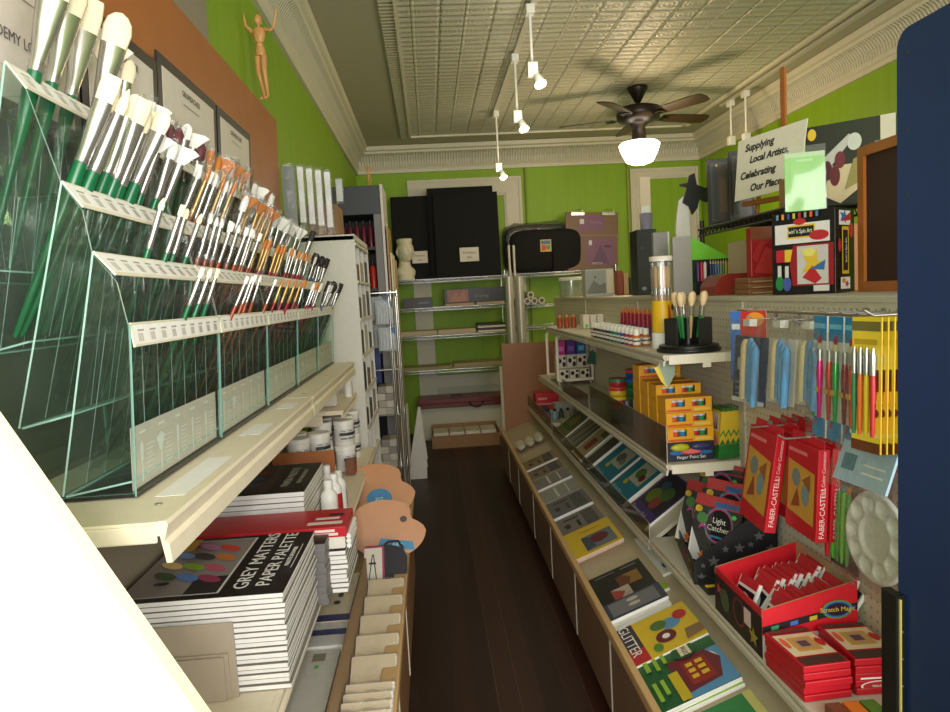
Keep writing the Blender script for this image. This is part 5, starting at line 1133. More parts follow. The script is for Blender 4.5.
# blue sponge packs
BLUE = K(96, 160, 214, .55); NAV2 = K(44, 54, 92, .5); CRM2 = K(230, 210, 160, .5)
def sponge_pack(x, y, z, w, h, label, full):
    p = T('sponge_brush_pack', label, 'pack', (x, y, z), (0, .08, .10), 'clear packs of blue foam brushes')
    MB().box(-.012, -w*.5, -h*.93, -.008, w*.5, -.05, NAV2 if full else K(226, 220, 206, .5)).build('card_insert', p)
    if full: prints(p, frame((-.0125, w*.5, -h*.93), (0, -1, 0), (0, 0, 1)), w, h*.8, [('r', .12, .45, .55, .62, K(190, 200, 190)), ('e', .3, .75, .12, .08, K(110, 150, 110)), ('r', .1, .1, .5, .12, K(140, 150, 170)), ('r', .1, .18, .5, .20, K(140, 150, 170)), ('r', .1, .26, .5, .28, K(140, 150, 170)), ('r', 0, 0, 1, .06, WHITE)], 'card_print')
    MB().loft([(-h*.88, .010, .014), (-h*.5, .012, .018), (-h*.28, .012, .016), (-h*.22, .006, .008)], CRM2, 12).xf(Matrix.Translation((-.024, w*.04, 0))).build('wooden_handle', p)
    for k in range(3): MB().loft([(-h*.86, .009, .010), (-h*.5, .011, .013), (-h*.26, .010, .013), (-h*.20, .004, .006)], BLUE, 12).xf(Matrix.Translation((-.026-.004*k, -w*.14-.020*k, -.01*k))).build('blue_foam', p)
    MB().grid(lambda u, v: (-.040-.012*math.sin(PI*u)*math.sin(PI*v)-.004*math.sin(17*u+9*v), w*(.55-1.1*u), -h*v), 10, 14, FILM).build('clear_bag', p)
    MB().box(-.030, -.016, -.02, -.006, .016, 0, K(226, 224, 216, .4)).build('hang_tab', p)
for i, (y, h) in enumerate(((1.985, .265), (1.845, .245), (1.735, .235))):
    peg_hook(y, 1.435, .16, 'steel hook holding the %s clear pack of blue foam brushes' % ORD[i])
    sponge_pack(.945+.02*i, y, 1.435, .17 if i == 0 else .13, h, ['nearest the yellow tube', 'in the middle', 'beside the bright brush packs'][i] + ', clear pack of blue foam brushes' if False else 'clear pack of blue foam brushes, %s' % ['largest and farthest one', 'the middle one', 'beside the blue topped packs'][i], i == 0)
cr = T('craft_card', 'red, orange and blue carded craft pack at the far end of the pegboard', 'pack', (.985, 2.12, 1.455), (0, .0, -.75))
MB().box(-.055, -.004, -.22, .055, 0, 0, K(226, 218, 206, .5)).build('card', cr)
prints(cr, frame((-.055, -.0045, -.22), (1, 0, 0), (0, 0, 1)), .11, .22, [('r', .0, 0, .3, 1, K(60, 110, 190)), ('r', .3, .55, 1, 1, K(196, 40, 36)), ('e', .7, .88, .25, .10, K(236, 150, 40)), ('r', .05, .74, .28, .82, WHITE), ('r', .4, .1, .9, .5, K(220, 190, 120)), ('p', [(.1, .1), (.5, .5), (.56, .46), (.2, .06)], K(90, 120, 190)), ('r', .0, 0, .5, .08, K(50, 90, 160))], 'card_print')
peg_hook(2.12, 1.447, .10, 'steel hook holding the red and orange craft card')
# blue topped metallic brush packs
def kid_pack(i, y, cols):
    p = T('brush_pack', 'blue topped pack of metallic childrens brushes, %s from the far side' % ORD[i], 'pack', (.965, y, 1.452), (0, .03, -.05), 'blue topped brush packs')
    w, h = .062, .30
    MB().box(-.004, -w/2, -h, 0, w/2, 0, K(236, 236, 232, .5)).build('backing_card', p)
    it = [('r', 0, .80, 1, 1, K(40, 140, 206)), ('r', 0, 0, 1, .16, K(50, 150, 210)), ('e', .5, .80, .16, .045, RD), ('e', .5, .72, .3, .06, CRM), ('r', .05, .90, .95, .94, K(120, 200, 240)), ('e', .3, .12, .12, .03, RD)]
    prints(p, frame((-.0045, w/2, -h), (0, -1, 0), (0, 0, 1)), w, h, it, 'card_print')
    for k, c in enumerate(cols):
        yy = w/2-.016-.030*k
        b = MB().loft([(-h+.05, .004, .004), (-h*.45, .0085, .0085), (-h*.36, .006, .006)], K(*c, .25, .5), 10).xf(Matrix.Translation((-.012, yy, 0))).build('brush_handle', p)
        MB().loft([(-h*.36, .007, .007), (-h*.27, .007, .007)], METAL, 10).xf(Matrix.Translation((-.012, yy, 0))).build('ferrule', b)
        MB().box(-.0208, yy-.009, -h*.62, -.0200, yy+.009, -h*.58, YEL).build('flower_band', b)
    MB().grid(lambda u, v: (-.024-.006*math.sin(PI*u), w*(.5-u), -h*(.12+.88*v)), 6, 8, FILM).build('clear_bag', p)
for i, (y, cols) in enumerate(((1.672, ((60, 190, 90), (220, 40, 130))), (1.604, ((210, 70, 40), (60, 180, 90))), (1.540, ((150, 30, 50), (230, 90, 40), )))):
    kid_pack(i, y, cols); peg_hook(y, 1.458, .12, 'steel hook holding the %s blue topped brush pack' % ORD[i])
# yellow brush packs
for k in range(8):
    p = T('yellow_brush_pack', 'yellow carded pack of brushes with brown lower edge, %s from the front on its hook' % ORD[k], 'pack', (.882+.012*k, 1.362-.002*k, 1.462), (0, .02, .16), 'yellow brush packs on one hook')
    w, h = .076, .275
    MB().box(-.003, -w/2, -h, 0, w/2, 0, K(216, 180, 48, .5)).build('backing_card', p)
    it = [('r', 0, 0, 1, 1, K(244, 212, 58, .45)), ('r', .62, .46, .94, .62, K(110, 56, 30)), ('e', .86, .30, .1, .03, K(120, 60, 30)), ('r', 0, .0, 1, .08, K(110, 60, 30)), ('r', 0, .90, 1, .97, K(120, 110, 60)), ('p', [(.1, .60), (.5, .68), (.9, .6), (.9, .5), (.1, .5)], K(110, 60, 30)), ('r', .1, .80, .9, .84, K(196, 160, 40)), ('e', .2, .36, .06, .02, K(130, 70, 30)), ('e', .6, .36, .06, .02, K(130, 70, 30)), ('e', .85, .36, .06, .02, K(130, 70, 30)), ('r', 0, .12, 1, .15, K(240, 224, 130))]
    prints(p, frame((-.0035, w/2, -h), (0, -1, 0), (0, 0, 1)), w, h, it, 'card_print')
    if k < 3:
        for q, c in enumerate(((50, 120, 80), (220, 110, 40), (210, 180, 40), (190, 40, 50))):
            yy = w/2-.013-.0165*q
            b = MB().loft([(-h+.035, .004, .004), (-h*.52, .006, .006), (-h*.42, .005, .005)], K(*c, .3), 8).xf(Matrix.Translation((-.010, yy, 0))).build('brush_handle', p)
            MB().loft([(-h*.42, .0055, .0055), (-h*.28, .006, .006), (-h*.22, .003, .003)], METAL, 8).xf(Matrix.Translation((-.010, yy, 0))).build('ferrule', b)
peg_hook(1.34, 1.466, .22, 'long steel hook through the yellow brush packs')
# red boxed cases
def red_case(x, y, z, w, h, t, label, rot=(0, 0, 0), full=True):
    p = T('red_pen_case', label, 'case', (x, y, z), rot, 'red hanging pen cases')
    MB().box(-t, -w/2, -h, 0, w/2, 0, K(196, 24, 40, .4)).build('carton', p, .002)
    MB().box(-t*.5-.001, -w/2, 0, -t*.5+.001, w/2, .022, K(206, 30, 46, .4)).box(-t*.5-.0012, -.012, .016, -t*.5+.0012, .012, .028, METAL).build('hang_tab', p)
    prints(p, frame((-t-.0006, w/2, -h), (0, -1, 0), (0, 0, 1)), w, h, [('p', [(.08, .2), (.92, .15), (.92, .72), (.08, .78)], K(206, 150, 60)), ('e', .35, .6, .14, .10, K(120, 130, 130)), ('e', .65, .45, .12, .12, K(120, 140, 150)), ('p', [(.2, .25), (.4, .5), (.5, .3)], K(150, 70, 40)), ('p', [(.55, .6), (.8, .7), (.8, .5)], K(150, 90, 40)), ('r', .1, .88, .7, .92, K(230, 120, 120))], 'front_print')
    M_ = frame((0, -w/2-.0006, -h), (-1, 0, 0), (0, 0, 1))
    M2 = Matrix.Translation((-t*.5, -w/2-.0008, -h*.68)) @ frame((0, 0, 0), (0, 0, 1), (-1, 0, 0))
    text(p, 'FABER-CASTELL', t*.62, K(240, 220, 214, .5), M2)
    M2 = Matrix.Translation((-t*.5, -w/2-.0008, -h*.24)) @ frame((0, 0, 0), (0, 0, 1), (-1, 0, 0))
    text(p, '12 Color Connector', t*.42, K(240, 200, 200, .5), M2)
    return p
red_case(.945, 1.885, 1.125, .165, .27, .032, 'nearest red hanging pen case with white lettering up its narrow side', (.03, .14, -.02))
for i in range(3): red_case(.990+.034*i, 1.895, 1.128, .16, .24, .030, 'red pen case hanging behind the nearest one, %s back on the same hook' % ORD[i], (.02, .07, 0))
for i in range(4): red_case(.955+.034*i, 1.70-.004*i, 1.128, .15, .235, .030, 'red pen case, %s from the front on the hook right of the nearest case' % ORD[i], (.02, .04, 0))
peg_hook(1.89, 1.138, .22, 'steel hook above the nearest red pen case'); peg_hook(1.70, 1.144, .22, 'steel hook above the red cases on the right')
# green pen pack, palette in bag, clear bag
gp = T('green_pen_pack', 'black carded pack of green pens hanging below the red cases', 'pack', (.985, 1.60, 1.075), (0, .05, .0))
MB().box(-.004, -.055, -.24, 0, .055, 0, K(26, 24, 24, .45)).build('backing_card', gp)
prints(gp, frame((-.0045, .055, -.24), (0, -1, 0), (0, 0, 1)), .11, .24, [('r', .05, .80, .3, .88, K(190, 160, 190)), ('r', .32, .76, .5, .86, K(90, 180, 190)), ('r', .52, .76, .7, .86, K(230, 160, 60)), ('r', .1, .05, .2, .14, K(220, 220, 210)), ('r', .75, .3, .95, .7, K(90, 40, 30))], 'card_print')
for q in range(4): MB().loft([(-.225, .003, .003), (-.20, .006, .006), (-.06, .006, .006), (-.05, .004, .004)], K(*[(90, 190, 60), (60, 160, 50), (120, 200, 70), (70, 150, 60)][q], .3), 10).xf(Matrix.Translation((-.011, .035-.019*q, 0))).build('green_pen', gp)
for q in range(2): MB().loft([(-.225, .003, .003), (-.20, .005, .005), (-.04, .005, .005)], K(200, 40, 50, .3), 10).xf(Matrix.Translation((-.02, .048-.004*q, 0))).build('red_pen', gp)
peg_hook(1.60, 1.082, .13, 'steel hook holding the green pen pack')
pl = T('round_palette', 'white round plastic palette with ten wells in a clear hanging bag', 'palette', (.955, 1.455, .965), (0, .06, .05))
pm = MB(); PW2 = K(240, 238, 232, .4)
def palz(r, a):
    z = .004
    if r < .048: z = .012-.008*math.cos(PI*r/.048)*0
    if r < .046: z = -.004
    for k in range(10):
        b = 2*PI*k/10; dx, dy = r*math.cos(a)-.073*math.cos(b), r*math.sin(a)-.073*math.sin(b)
        d = math.hypot(dx, dy)
        if d < .0185: z = .004-.012*(1-(d/.0185)**2)**.5
    if r > .098: z = .004-(r-.098)*1.2
    return z
nr, na = 34, 120
vs = [(-palz(.103*j/nr, 2*PI*i/na), .103*j/nr*math.cos(2*PI*i/na), .103*j/nr*math.sin(2*PI*i/na)) for j in range(nr+1) for i in range(na)]
pm.add(vs, [(j*na+i, j*na+(i+1) % na, (j+1)*na+(i+1) % na, (j+1)*na+i) for j in range(nr) for i in range(na)], PW2, True)
pm.build('palette_dish', pl)
MB().grid(lambda u, v: (-.020-.006*math.sin(PI*u)*math.sin(PI*v), .115*(1-2*u), .16-.285*v), 8, 10, FILM).grid(lambda u, v: (.014, .115*(1-2*u), .16-.285*v), 2, 2, FILM).build('clear_bag', pl)
peg_hook(1.455, 1.128, .13, 'steel hook holding the bagged palette')
cbg = T('clear_bag_pack', 'pale blue clear bag hanging above the white palette', 'pack', (.93, 1.42, 1.19), (0, .35, .1))
MB().box(-.006, -.08, -.10, 0, .08, -.01, K(170, 200, 220, .4)).build('card_insert', cbg); MB().grid(lambda u, v: (-.016-.01*math.sin(PI*u), .09*(1-2*u), -.115*v), 8, 6, FILM).build('clear_bag', cbg)
prints(cbg, frame((-.0065, .08, -.10), (0, -1, 0), (0, 0, 1)), .16, .09, [('r', .1, .3, .35, .7, K(60, 120, 140)), ('r', .5, .5, .9, .55, WHITE), ('r', .5, .3, .9, .35, WHITE)], 'card_print')
peg_hook(1.42, 1.195, .18, 'steel hook holding the pale blue clear bag')
# ---- star box
SBK = K(24, 24, 27, .45); STG = K(92, 92, 96, .5)
sb = T('star_display_box', 'black open display box printed with grey stars on the lower near shelf', 'display box', (.806, 2.165, .5705), (0, 0, -.20))
x1, d = .262, .36
MB().box(0, 0, 0, x1, d, .004, SBK).build('box_floor', sb)
side = [(0, 0, .0), (x1, 0, 0), (x1, 0, .285), (.10, 0, .160), (.0, 0, .075)]
MB().prism(side, (0, .004, 0), SBK).build('near_side', sb); MB().prism([(x, d, z) for x, _, z in side], (0, .004, 0), SBK).build('far_side', sb)
MB().box(0, .004, .004, .004, d, .072, SBK).build('front_side', sb); MB().box(x1-.004, .004, .004, x1, d, .25, SBK).build('back_side', sb)
it = []
for k, (u, v, r) in enumerate(((.09, .10, .06), (.24, .30, .08), (.30, .10, .06), (.44, .22, .08), (.55, .47, .07), (.60, .13, .07), (.73, .33, .08), (.78, .62, .07), (.88, .14, .07), (.92, .46, .07), (.92, .78, .06), (.11, .25, .04), (.38, .46, .05), (.68, .52, .045))): it.append(('p', star(u, v, r), STG))
prints(sb, frame((0, -.0006, 0), (1, 0, 0), (0, 0, 1)), x1, .262, it, 'star_print')
prints(sb, frame((-.0006, d, 0), (0, -1, 0), (0, 0, 1)), d, .072, [('e', .2, .5, .09, .3, K(60, 110, 60)), ('e', .2, .5, .07, .2, BLACK), ('p', star(.5, .5, .12, PI/2, 3), K(150, 60, 90)), ('e', .8, .5, .1, .3, K(180, 150, 50)), ('e', .8, .5, .08, .2, BLACK), ('r', .3, .1, .42, .3, RD)], 'front_print')
def scratch_pack(x, y, z, rot, label, top):
    p = T('scratch_art_pack', label, 'craft pack', (x, y, z), rot, 'craft packs in the star box')
    w, h = .185, .235
    MB().box(-.006, -w/2, 0, 0, w/2, h, K(30, 28, 32, .4)).build('card', p)
    prints(p, frame((-.0065, w/2, 0), (0, -1, 0), (0, 0, 1)), w, h, [('r', 0, .84, 1, 1, K(206, 34, 46)), ('r', .4, .86, 1, .93, K(40, 100, 170) if top else K(60, 50, 50)), ('e', .55, .60, .30, .26, K(60, 130, 180)), ('e', .55, .60, .28, .24, K(200, 60, 110)), ('e', .55, .60, .26, .22, K(18, 18, 20)), ('t', .55, .66, .11, 'Light', WHITE), ('t', .55, .55, .11, 'Catcher', WHITE), ('r', .4, .42, .70, .45, K(60, 130, 180)), ('p', [(.0, .05), (.36, .05), (.0, .5)], K(236, 236, 236)), ('e', .2, .66, .12, .08, K(70, 150, 70)), ('e', .1, .78, .08, .05, YEL), ('p', star(.30, .12, .1), K(220, 120, 40)), ('p', star(.5, .1, .07), K(120, 180, 60)), ('e', .9, .1, .06, .05, RD), ('e', .85, .76, .05, .03, K(70, 220, 60)), ('p', [(.15, .5), (.3, .56), (.2, .6)], K(200, 60, 140))], 'front_print')
    MB().grid(lambda u, v: (-.009-.006*math.sin(PI*v)*math.sin(8*u), w*(.5-u), h*v), 8, 8, FILM).build('clear_bag', p)
scratch_pack(.885, 2.22, .60, (0, .30, .55), 'craft pack with red header and blue band, front of the star box', True)
scratch_pack(.90, 2.40, .60, (0, .35, .45), 'craft pack with round black badge, far side of the star box', False)
scratch_pack(.95, 2.27, .635, (0, .25, .55), 'red headed craft pack standing at the back of the star box', True)
scratch_pack(.985, 2.41, .665, (0, .2, .5), 'red topped craft pack highest in the star box, near the crayon boxes', False)
flatpk = tag(MB().box(.818, 2.08, .5705, .97, 2.19, .592, K(40, 36, 34, .45)).box(.816, 2.09, .592, .97, 2.10, .596, YEL).build('flat_craft_box'), 'flat dark box with yellow trim between the star box and the red packet box', 'box')
# ---- red packet box
xb = T('red_display_box', 'red rimmed open box of paper packets with rainbow band on its side', 'display box', (.805, 1.69, .5705))
w, d = .255, .30; RB = K(206, 28, 42, .4)
MB().box(0, 0, 0, w, d, .004, CARDB).build('box_floor', xb)
sd = [(0, 0, 0), (w, 0, 0), (w, 0, .19), (0, 0, .13)]
MB().prism(sd, (0, .005, 0), RB, K(190, 160, 120, .6)).build('near_side', xb); MB().prism([(x, d-.005, z) for x, _, z in sd], (0, .005, 0), RB, K(190, 160, 120, .6)).build('far_side', xb)
MB().box(0, .005, 0, .005, d-.005, .13, RB).build('front_side', xb); MB().box(w-.005, .005, 0, w, d-.005, .19, K(190, 160, 120, .6)).build('back_side', xb)
prints(xb, frame((0, -.0006, 0), (1, 0, 0), (0, 0, 1)), w, .19, [('r', 0, 0, 1, .34, K(226, 222, 226)), ('p', [(0, .36), (1, .60), (1, .70), (0, .46)], K(30, 24, 28))] + [('p', [(.09+.2*k, .395+.048*k), (.17+.2*k, .415+.048*k), (.17+.2*k, .475+.048*k), (.09+.2*k, .455+.048*k)], K(*[(60, 140, 90), (60, 110, 190), (200, 170, 40), (190, 60, 130), (80, 60, 160)][k])) for k in range(5)] + [('e', .78, .63, .16, .13, K(80, 150, 80)), ('e', .78, .63, .14, .11, K(60, 90, 180)), ('e', .78, .63, .12, .09, K(30, 20, 40)), ('t', .78, .63, .09, 'Scratch Magic', YEL), ('p', [(.05, .22), (.35, .33), (.40, .2), (.1, .1)], K(20, 16, 18)), ('p', [(.5, .2), (.8, .34), (.84, .2), (.55, .1)], K(20, 16, 18)), ('t', .2, .22, .08, 'fun', K(230, 120, 40), .3)], 'side_print')
prints(xb, frame((-.0006, d, 0), (0, -1, 0), (0, 0, 1)), d, .13, [('r', 0, 0, 1, .86, K(30, 24, 26)), ('e', .55, .5, .13, .32, K(120, 40, 50)), ('e', .55, .5, .10, .26, BLACK), ('r', .66, .4, .8, .75, K(230, 200, 200)), ('e', .25, .45, .1, .25, K(70, 90, 60)), ('p', star(.85, .3, .1, PI/2, 2.2), K(170, 150, 60)), ('p', star(.12, .6, .07, PI/2, 2.2), K(190, 60, 60))], 'side_print')
def packet_proto():
    p = T('paper_packet', 'x', 'packet', (0, 0, -20), group='paper packets in the red box')
    MB().box(0, 0, 0, .010, .098, .125, WHITE).build('cards', p)
    MB().box(-.001, .004, .103, .0095, .094, .1275, K(200, 40, 50, .45)).build('red_header', p)
    prints(p, frame((-.0006, .098, 0), (0, -1, 0), (0, 0, 1)), .098, .095, [('r', .05, .05, .95, 1, K(26, 22, 24)), ('e', .5, .5, .4, .4, K(170, 210, 220)), ('p', star(.5, .5, .3), WHITE)], 'front_print')
    return p
pp = None
for r in range(2):
    for i in range(14):
        lab = 'small red headed packet in the red box, %s from the front of the %s row' % (ORD[i], ['near', 'far'][r])
        loc = (.822+.0160*i, 1.70+.135*r+random.uniform(-.006, .006), .583+.0045*i+random.uniform(-.003, .006)); rot = (random.uniform(-.05, .05), .5+random.uniform(-.08, .08), random.uniform(-.08, .08))
        if pp is None: pp = packet_proto(); pp.location = loc; pp.rotation_euler = rot; pp['label'] = lab
        else: dup(pp, loc, rot, lab)
# ---- flat red kits in two piles
def kit(top):
    p = T('craft_kit', 'x', 'craft kit', (0, 0, -20), group='flat red craft kits')
    MB().box(0, 0, 0, .118, .17, .0165, K(190, 22, 38, .4)).build('kit_box', p, .002)
    if top:
        prints(p, frame((0, 0, .0171), (1, 0, 0), (0, 1, 0)), .118, .17, [('r', .05, .02, .95, .22, K(70, 50, 40)), ('r', .05, .25, .95, .85, K(226, 206, 170)), ('r', .25, .36, .78, .74, K(200, 160, 70)), ('r', .34, .42, .68, .68, K(190, 150, 120)), ('r', .40, .47, .62, .63, K(90, 70, 80)), ('e', .86, .55, .08, .12, RD), ('e', .14, .6, .06, .15, K(230, 100, 60)), ('r', .05, .88, .95, .97, K(90, 60, 50))], 'lid_print')
    return p
k0 = None
for c in range(2):
    for i in range(5):
        lab = 'flat red craft kit, %s from top of the %s pile below the red box' % (ORD[4-i], ['left', 'right'][c])
        loc = (.808+.130*c, 1.492+.012*c+random.uniform(-.004, .004), .5708+.0172*i)
        if i == 4:
            o = kit(True); o.location = loc; o['label'] = lab
        elif k0 is None: k0 = kit(False); k0.location = loc; k0['label'] = lab; o = k0
        else: o = dup(k0, loc, None, lab)
        o.rotation_euler = (0, 0, .06-.10*c+random.uniform(-.01, .01))
        if c == 1 and i == 1: prints(o, frame((0, -.0008, 0), (1, 0, 0), (0, 0, 1)), .118, .0165, [('r', .1, 1.2, .85, 1.45, WHITE), ('e', .48, .2, .38, .75, WHITE), ('e', .48, .2, .34, .62, RD), ('t', .48, .2, .5, 'Melissa & Doug', WHITE, 0, .7)], 'logo_print')
yb = box_thing('yellow_box', 'yellow box with small figures beside the red kits at the blue panel', 1.035, 1.07, 1.38, 1.46, .5705, .70, YEL, 'box', [('e', .5, .6, .3, .15, RD), ('r', .2, .2, .7, .35, K(90, 140, 60))])
lb = box_thing('lime_box', 'lime green box in front of the yellow box at the blue panel', .955, 1.06, 1.25, 1.36, .5705, .625, K(170, 190, 50, .45), 'box', [('e', .5, .6, .35, .25, K(220, 170, 150)), ('r', .1, .1, .4, .3, DG)])
for i in range(3): box_thing('crayon_carton', ['brown', 'orange', 'green'][i]+' small carton low in front of the red kits', .83+.04*i, .866+.04*i, 1.39, 1.45, .5705, .595, K(*[(120, 70, 50), (220, 120, 40), (80, 130, 50)][i], .45), 'carton')
# ================================================================== on top of the right gondola
tubw = T('clear_tub', 'clear round tub with white lid at the far end of the gondola top', 'tub', (1.15, 5.62, ZT))
MB().lathe([(.095, 0), (.098, .01), (.098, .13)], clear('tub_plastic', (235, 235, 232), .12, .25, .1), n=24).build('tub_wall', tubw); MB().lathe([(.10, .1305), (.10, .155), (.09, .157)], K(226, 218, 204, .4), n=24).build('lid', tubw)
MB().box(.03, -.09, .02, .09, -.03, .10, K(40, 36, 34)).build('dark_goods', tubw) if False else None
box_thing('picture_box', 'grey box with pale landscape picture on the far gondola top', 1.10, 1.30, 4.88, 5.0, ZT, ZT+.19, K(196, 196, 190, .5), 'box', [('r', .0, .1, .72, .95, K(168, 172, 170)), ('p', [(.05, .2), (.3, .6), (.5, .4), (.72, .5), (.72, .1), (.05, .1)], K(130, 132, 128)), ('e', .35, .7, .03, .03, DK_), ('r', .76, .1, 1, .95, CRM)])
for i in range(4): box_thing('upright_box', '%s upright box, right of the grey landscape picture box' % ['rust red', 'tan', 'dark green', 'yellow'][i], 1.31+.04*i, 1.345+.04*i, 4.80, 4.9, ZT, ZT+[.17, .15, .12, .19][i], K(*[(150, 60, 40), (196, 156, 110), (50, 70, 46), (214, 180, 60)][i], .5), 'box', None)
box_thing('black_binder', 'tall black box standing on the gondola top behind the yellow tube', 1.255, 1.375, 4.15, 4.3, ZT, 1.885, K(20, 20, 22, .4), 'box', [('e', .3, .10, .12, .03, K(150, 160, 170)), ('r', .2, .7, .3, .74, K(70, 70, 72))])
pen3 = T('pen_cup', 'pale lilac cup of white markers on top of the tall black box', 'cup', (1.37, 4.2, 1.9805) if False else (1.338, 4.22, 1.886))
MB().lathe([(.035, 0), (.04, .10), (.037, .10), (.033, .005)], K(140, 136, 160, .5), n=16).build('cup', pen3)
for i in range(4):
    o = MB().lathe([(.008, 0), (.008, .13), (.005, .14)], WHITE, n=10).build('white_marker'); o.location = (1.318+.013*i, 4.22, 1.893); tag(o, 'white marker in the lilac cup, %s from the left' % ORD[i], 'marker', 'white markers in the lilac cup')
tag(MB().box(0, 0, 0, .07, .012, .77, K(226, 206, 176, .5)).build('pale_board'), 'pale cream board standing upright behind the tall black box', 'board').location = (1.43, 4.62, ZT)
box_thing('grey_carton', 'grey carton with white right edge behind the yellow tube', 1.078, 1.155, 3.30, 3.33, ZT, 1.80, K(150, 146, 142, .5), 'carton', [('r', .90, 0, 1, 1, K(224, 222, 216))])
# pencil display
pd = T('pencil_display', 'grey and lime green pencil display stand with sloping green back', 'display stand', (1.10, 3.05, ZT))
MB().box(0, .05, 0, .085, .07, .265, K(168, 164, 158, .5)).build('grey_side', pd, .002)
LG = K(120, 204, 50, .5)
MB().prism([(.0855, .06, .0), (.31, .06, 0), (.31, .06, .145), (.26, .06, .165), (.0855, .06, .265)], (0, .01, 0), LG).build('green_back', pd)
MB().prism([(.1005, .0, .0), (.1045, 0, 0), (.1045, .06, .26), (.1005, .06, .26)], (0, 0, .001), LG).build('green_edge', pd) if False else None
MB().box(.09, .02, .0, .31, .055, .061, BLACK).box(.09, .048, .061, .31, .055, .158, BLACK).build('pencil_tray', pd)
RBW = [(60, 60, 90), (60, 80, 150), (90, 130, 180), (120, 140, 150), (150, 160, 140), (110, 150, 90), (200, 190, 70), (236, 200, 50), (240, 150, 40), (230, 100, 40), (214, 50, 40), (190, 40, 60)]
for i, c in enumerate(RBW):
    o = T('colour_pencil', 'coloured pencil in the green display, %s from the left' % ORD[i], 'pencil', (1.10+.165+.0118*i, 3.05+.035, ZT+.062), group='coloured pencils in the green display')
    MB().loft([(0, .0046, .0046), (.075, .0046, .0046)], K(*c, .35), 6).build('shaft', o); MB().loft([(.075, .0046, .0046), (.091, .0008, .0008)], K(226, 190, 140, .5), 6).build('tip', o)
for i, c in enumerate(((90, 50, 120), (200, 40, 50), (230, 220, 220))):
    o = T('marker', ['violet', 'red', 'white'][i]+' thick marker at the left of the green pencil display', 'marker', (1.10+.106+.016*i, 3.05+.032, ZT+.062), group='thick markers in the green display'); MB().lathe([(.007, 0), (.007, .075), (.004, .085)], K(*c, .35), n=10).build('barrel', o)
rc2 = T('red_wood_case', 'red and brown glossy wooden case lying in front of the pencil display', 'case', (1.165, 2.80, ZT))
MB().prism([(0, 0, 0), (.30, 0, 0), (.30, 0, .085), (.05, 0, .085), (.02, 0, .07), (0, 0, .035)], (0, .16, 0), K(150, 52, 42, .3), K(150, 60, 46, .3)).build('case_body', rc2, .003)
prints(rc2, frame((0, -.0006, 0), (1, 0, 0), (0, 0, 1)), .30, .085, [('p', [(.2, .1), (.45, .9), (.7, .9), (.5, .1)], K(120, 80, 56)), ('p', [(.75, .1), (.9, .9), (1, .9), (.95, .1)], K(190, 40, 50))], 'front_print')
for k in range(3): box_thing('flat_box', 'flat brown box, %s up in the pile under the upright red box' % ORD[k], 1.185, 1.325, 2.54, 2.66, ZT+.021*k, ZT+.0205+.021*k, K(150, 100, 66, .45), 'box', [('r', .1, .2, .9, .4, K(200, 170, 130))], 'flat brown boxes')
box_thing('upright_red_box', 'upright red box with brown top standing on the flat brown boxes', 1.205, 1.315, 2.56, 2.60, ZT+.0635, ZT+.25, K(176, 34, 42, .4), 'box', [('r', 0, .74, 1, 1, K(140, 72, 44)), ('p', [(.1, .1), (.5, .6), (.9, .5), (.7, .05)], K(206, 60, 60)), ('p', [(.0, .4), (.3, .7), (.5, .7), (.2, .3)], K(196, 50, 50))])
# cow cut-out
cw = T('cow_cutout', 'black and white flat wooden cow figure standing behind the pencil display', 'cow figure', (1.215, 3.32, ZT-.0)); CBK = K(22, 20, 22, .5); CWH = K(226, 222, 216, .5)
def cow_o(x, z): return ((x-.02)*1.0, 0, z)
MB().prism([(.03, 0, 0), (.06, 0, 0), (.055, 0, .24), (.05, 0, .33), (.045, 0, .43), (.025, 0, .47), (.0, 0, .45), (-.012, 0, .38), (-.02, 0, .30), (-.012, 0, .25), (.01, 0, .24), (.03, 0, .27)], (0, .012, 0), CWH).build('white_neck', cw)
MB().prism([(.015, -.013, .44), (.035, -.013, .50), (.05, -.013, .565), (.075, -.013, .575), (.085, -.013, .52), (.13, -.013, .50), (.155, -.013, .475), (.155, -.013, .45), (.13, -.013, .435), (.095, -.013, .45), (.085, -.013, .41), (.06, -.013, .38), (.045, -.013, .42)], (0, .012, 0), CBK).build('black_head', cw)
MB().prism([(.045, -.016, .53), (.0, -.016, .525), (.002, -.016, .515), (.045, -.016, .505)], (0, .006, 0), CBK).build('ear', cw); MB().prism([(.12, -.016, .50), (.155, -.016, .52), (.16, -.016, .51), (.135, -.016, .48)], (0, .006, 0), CBK).build('ear', cw)
MB().prism([(.085, -.002, .0), (.108, -.002, .0), (.11, -.002, .24), (.10, -.002, .33), (.09, -.002, .34)], (0, .01, 0), K(230, 200, 180, .5)).build('pale_leg', cw)
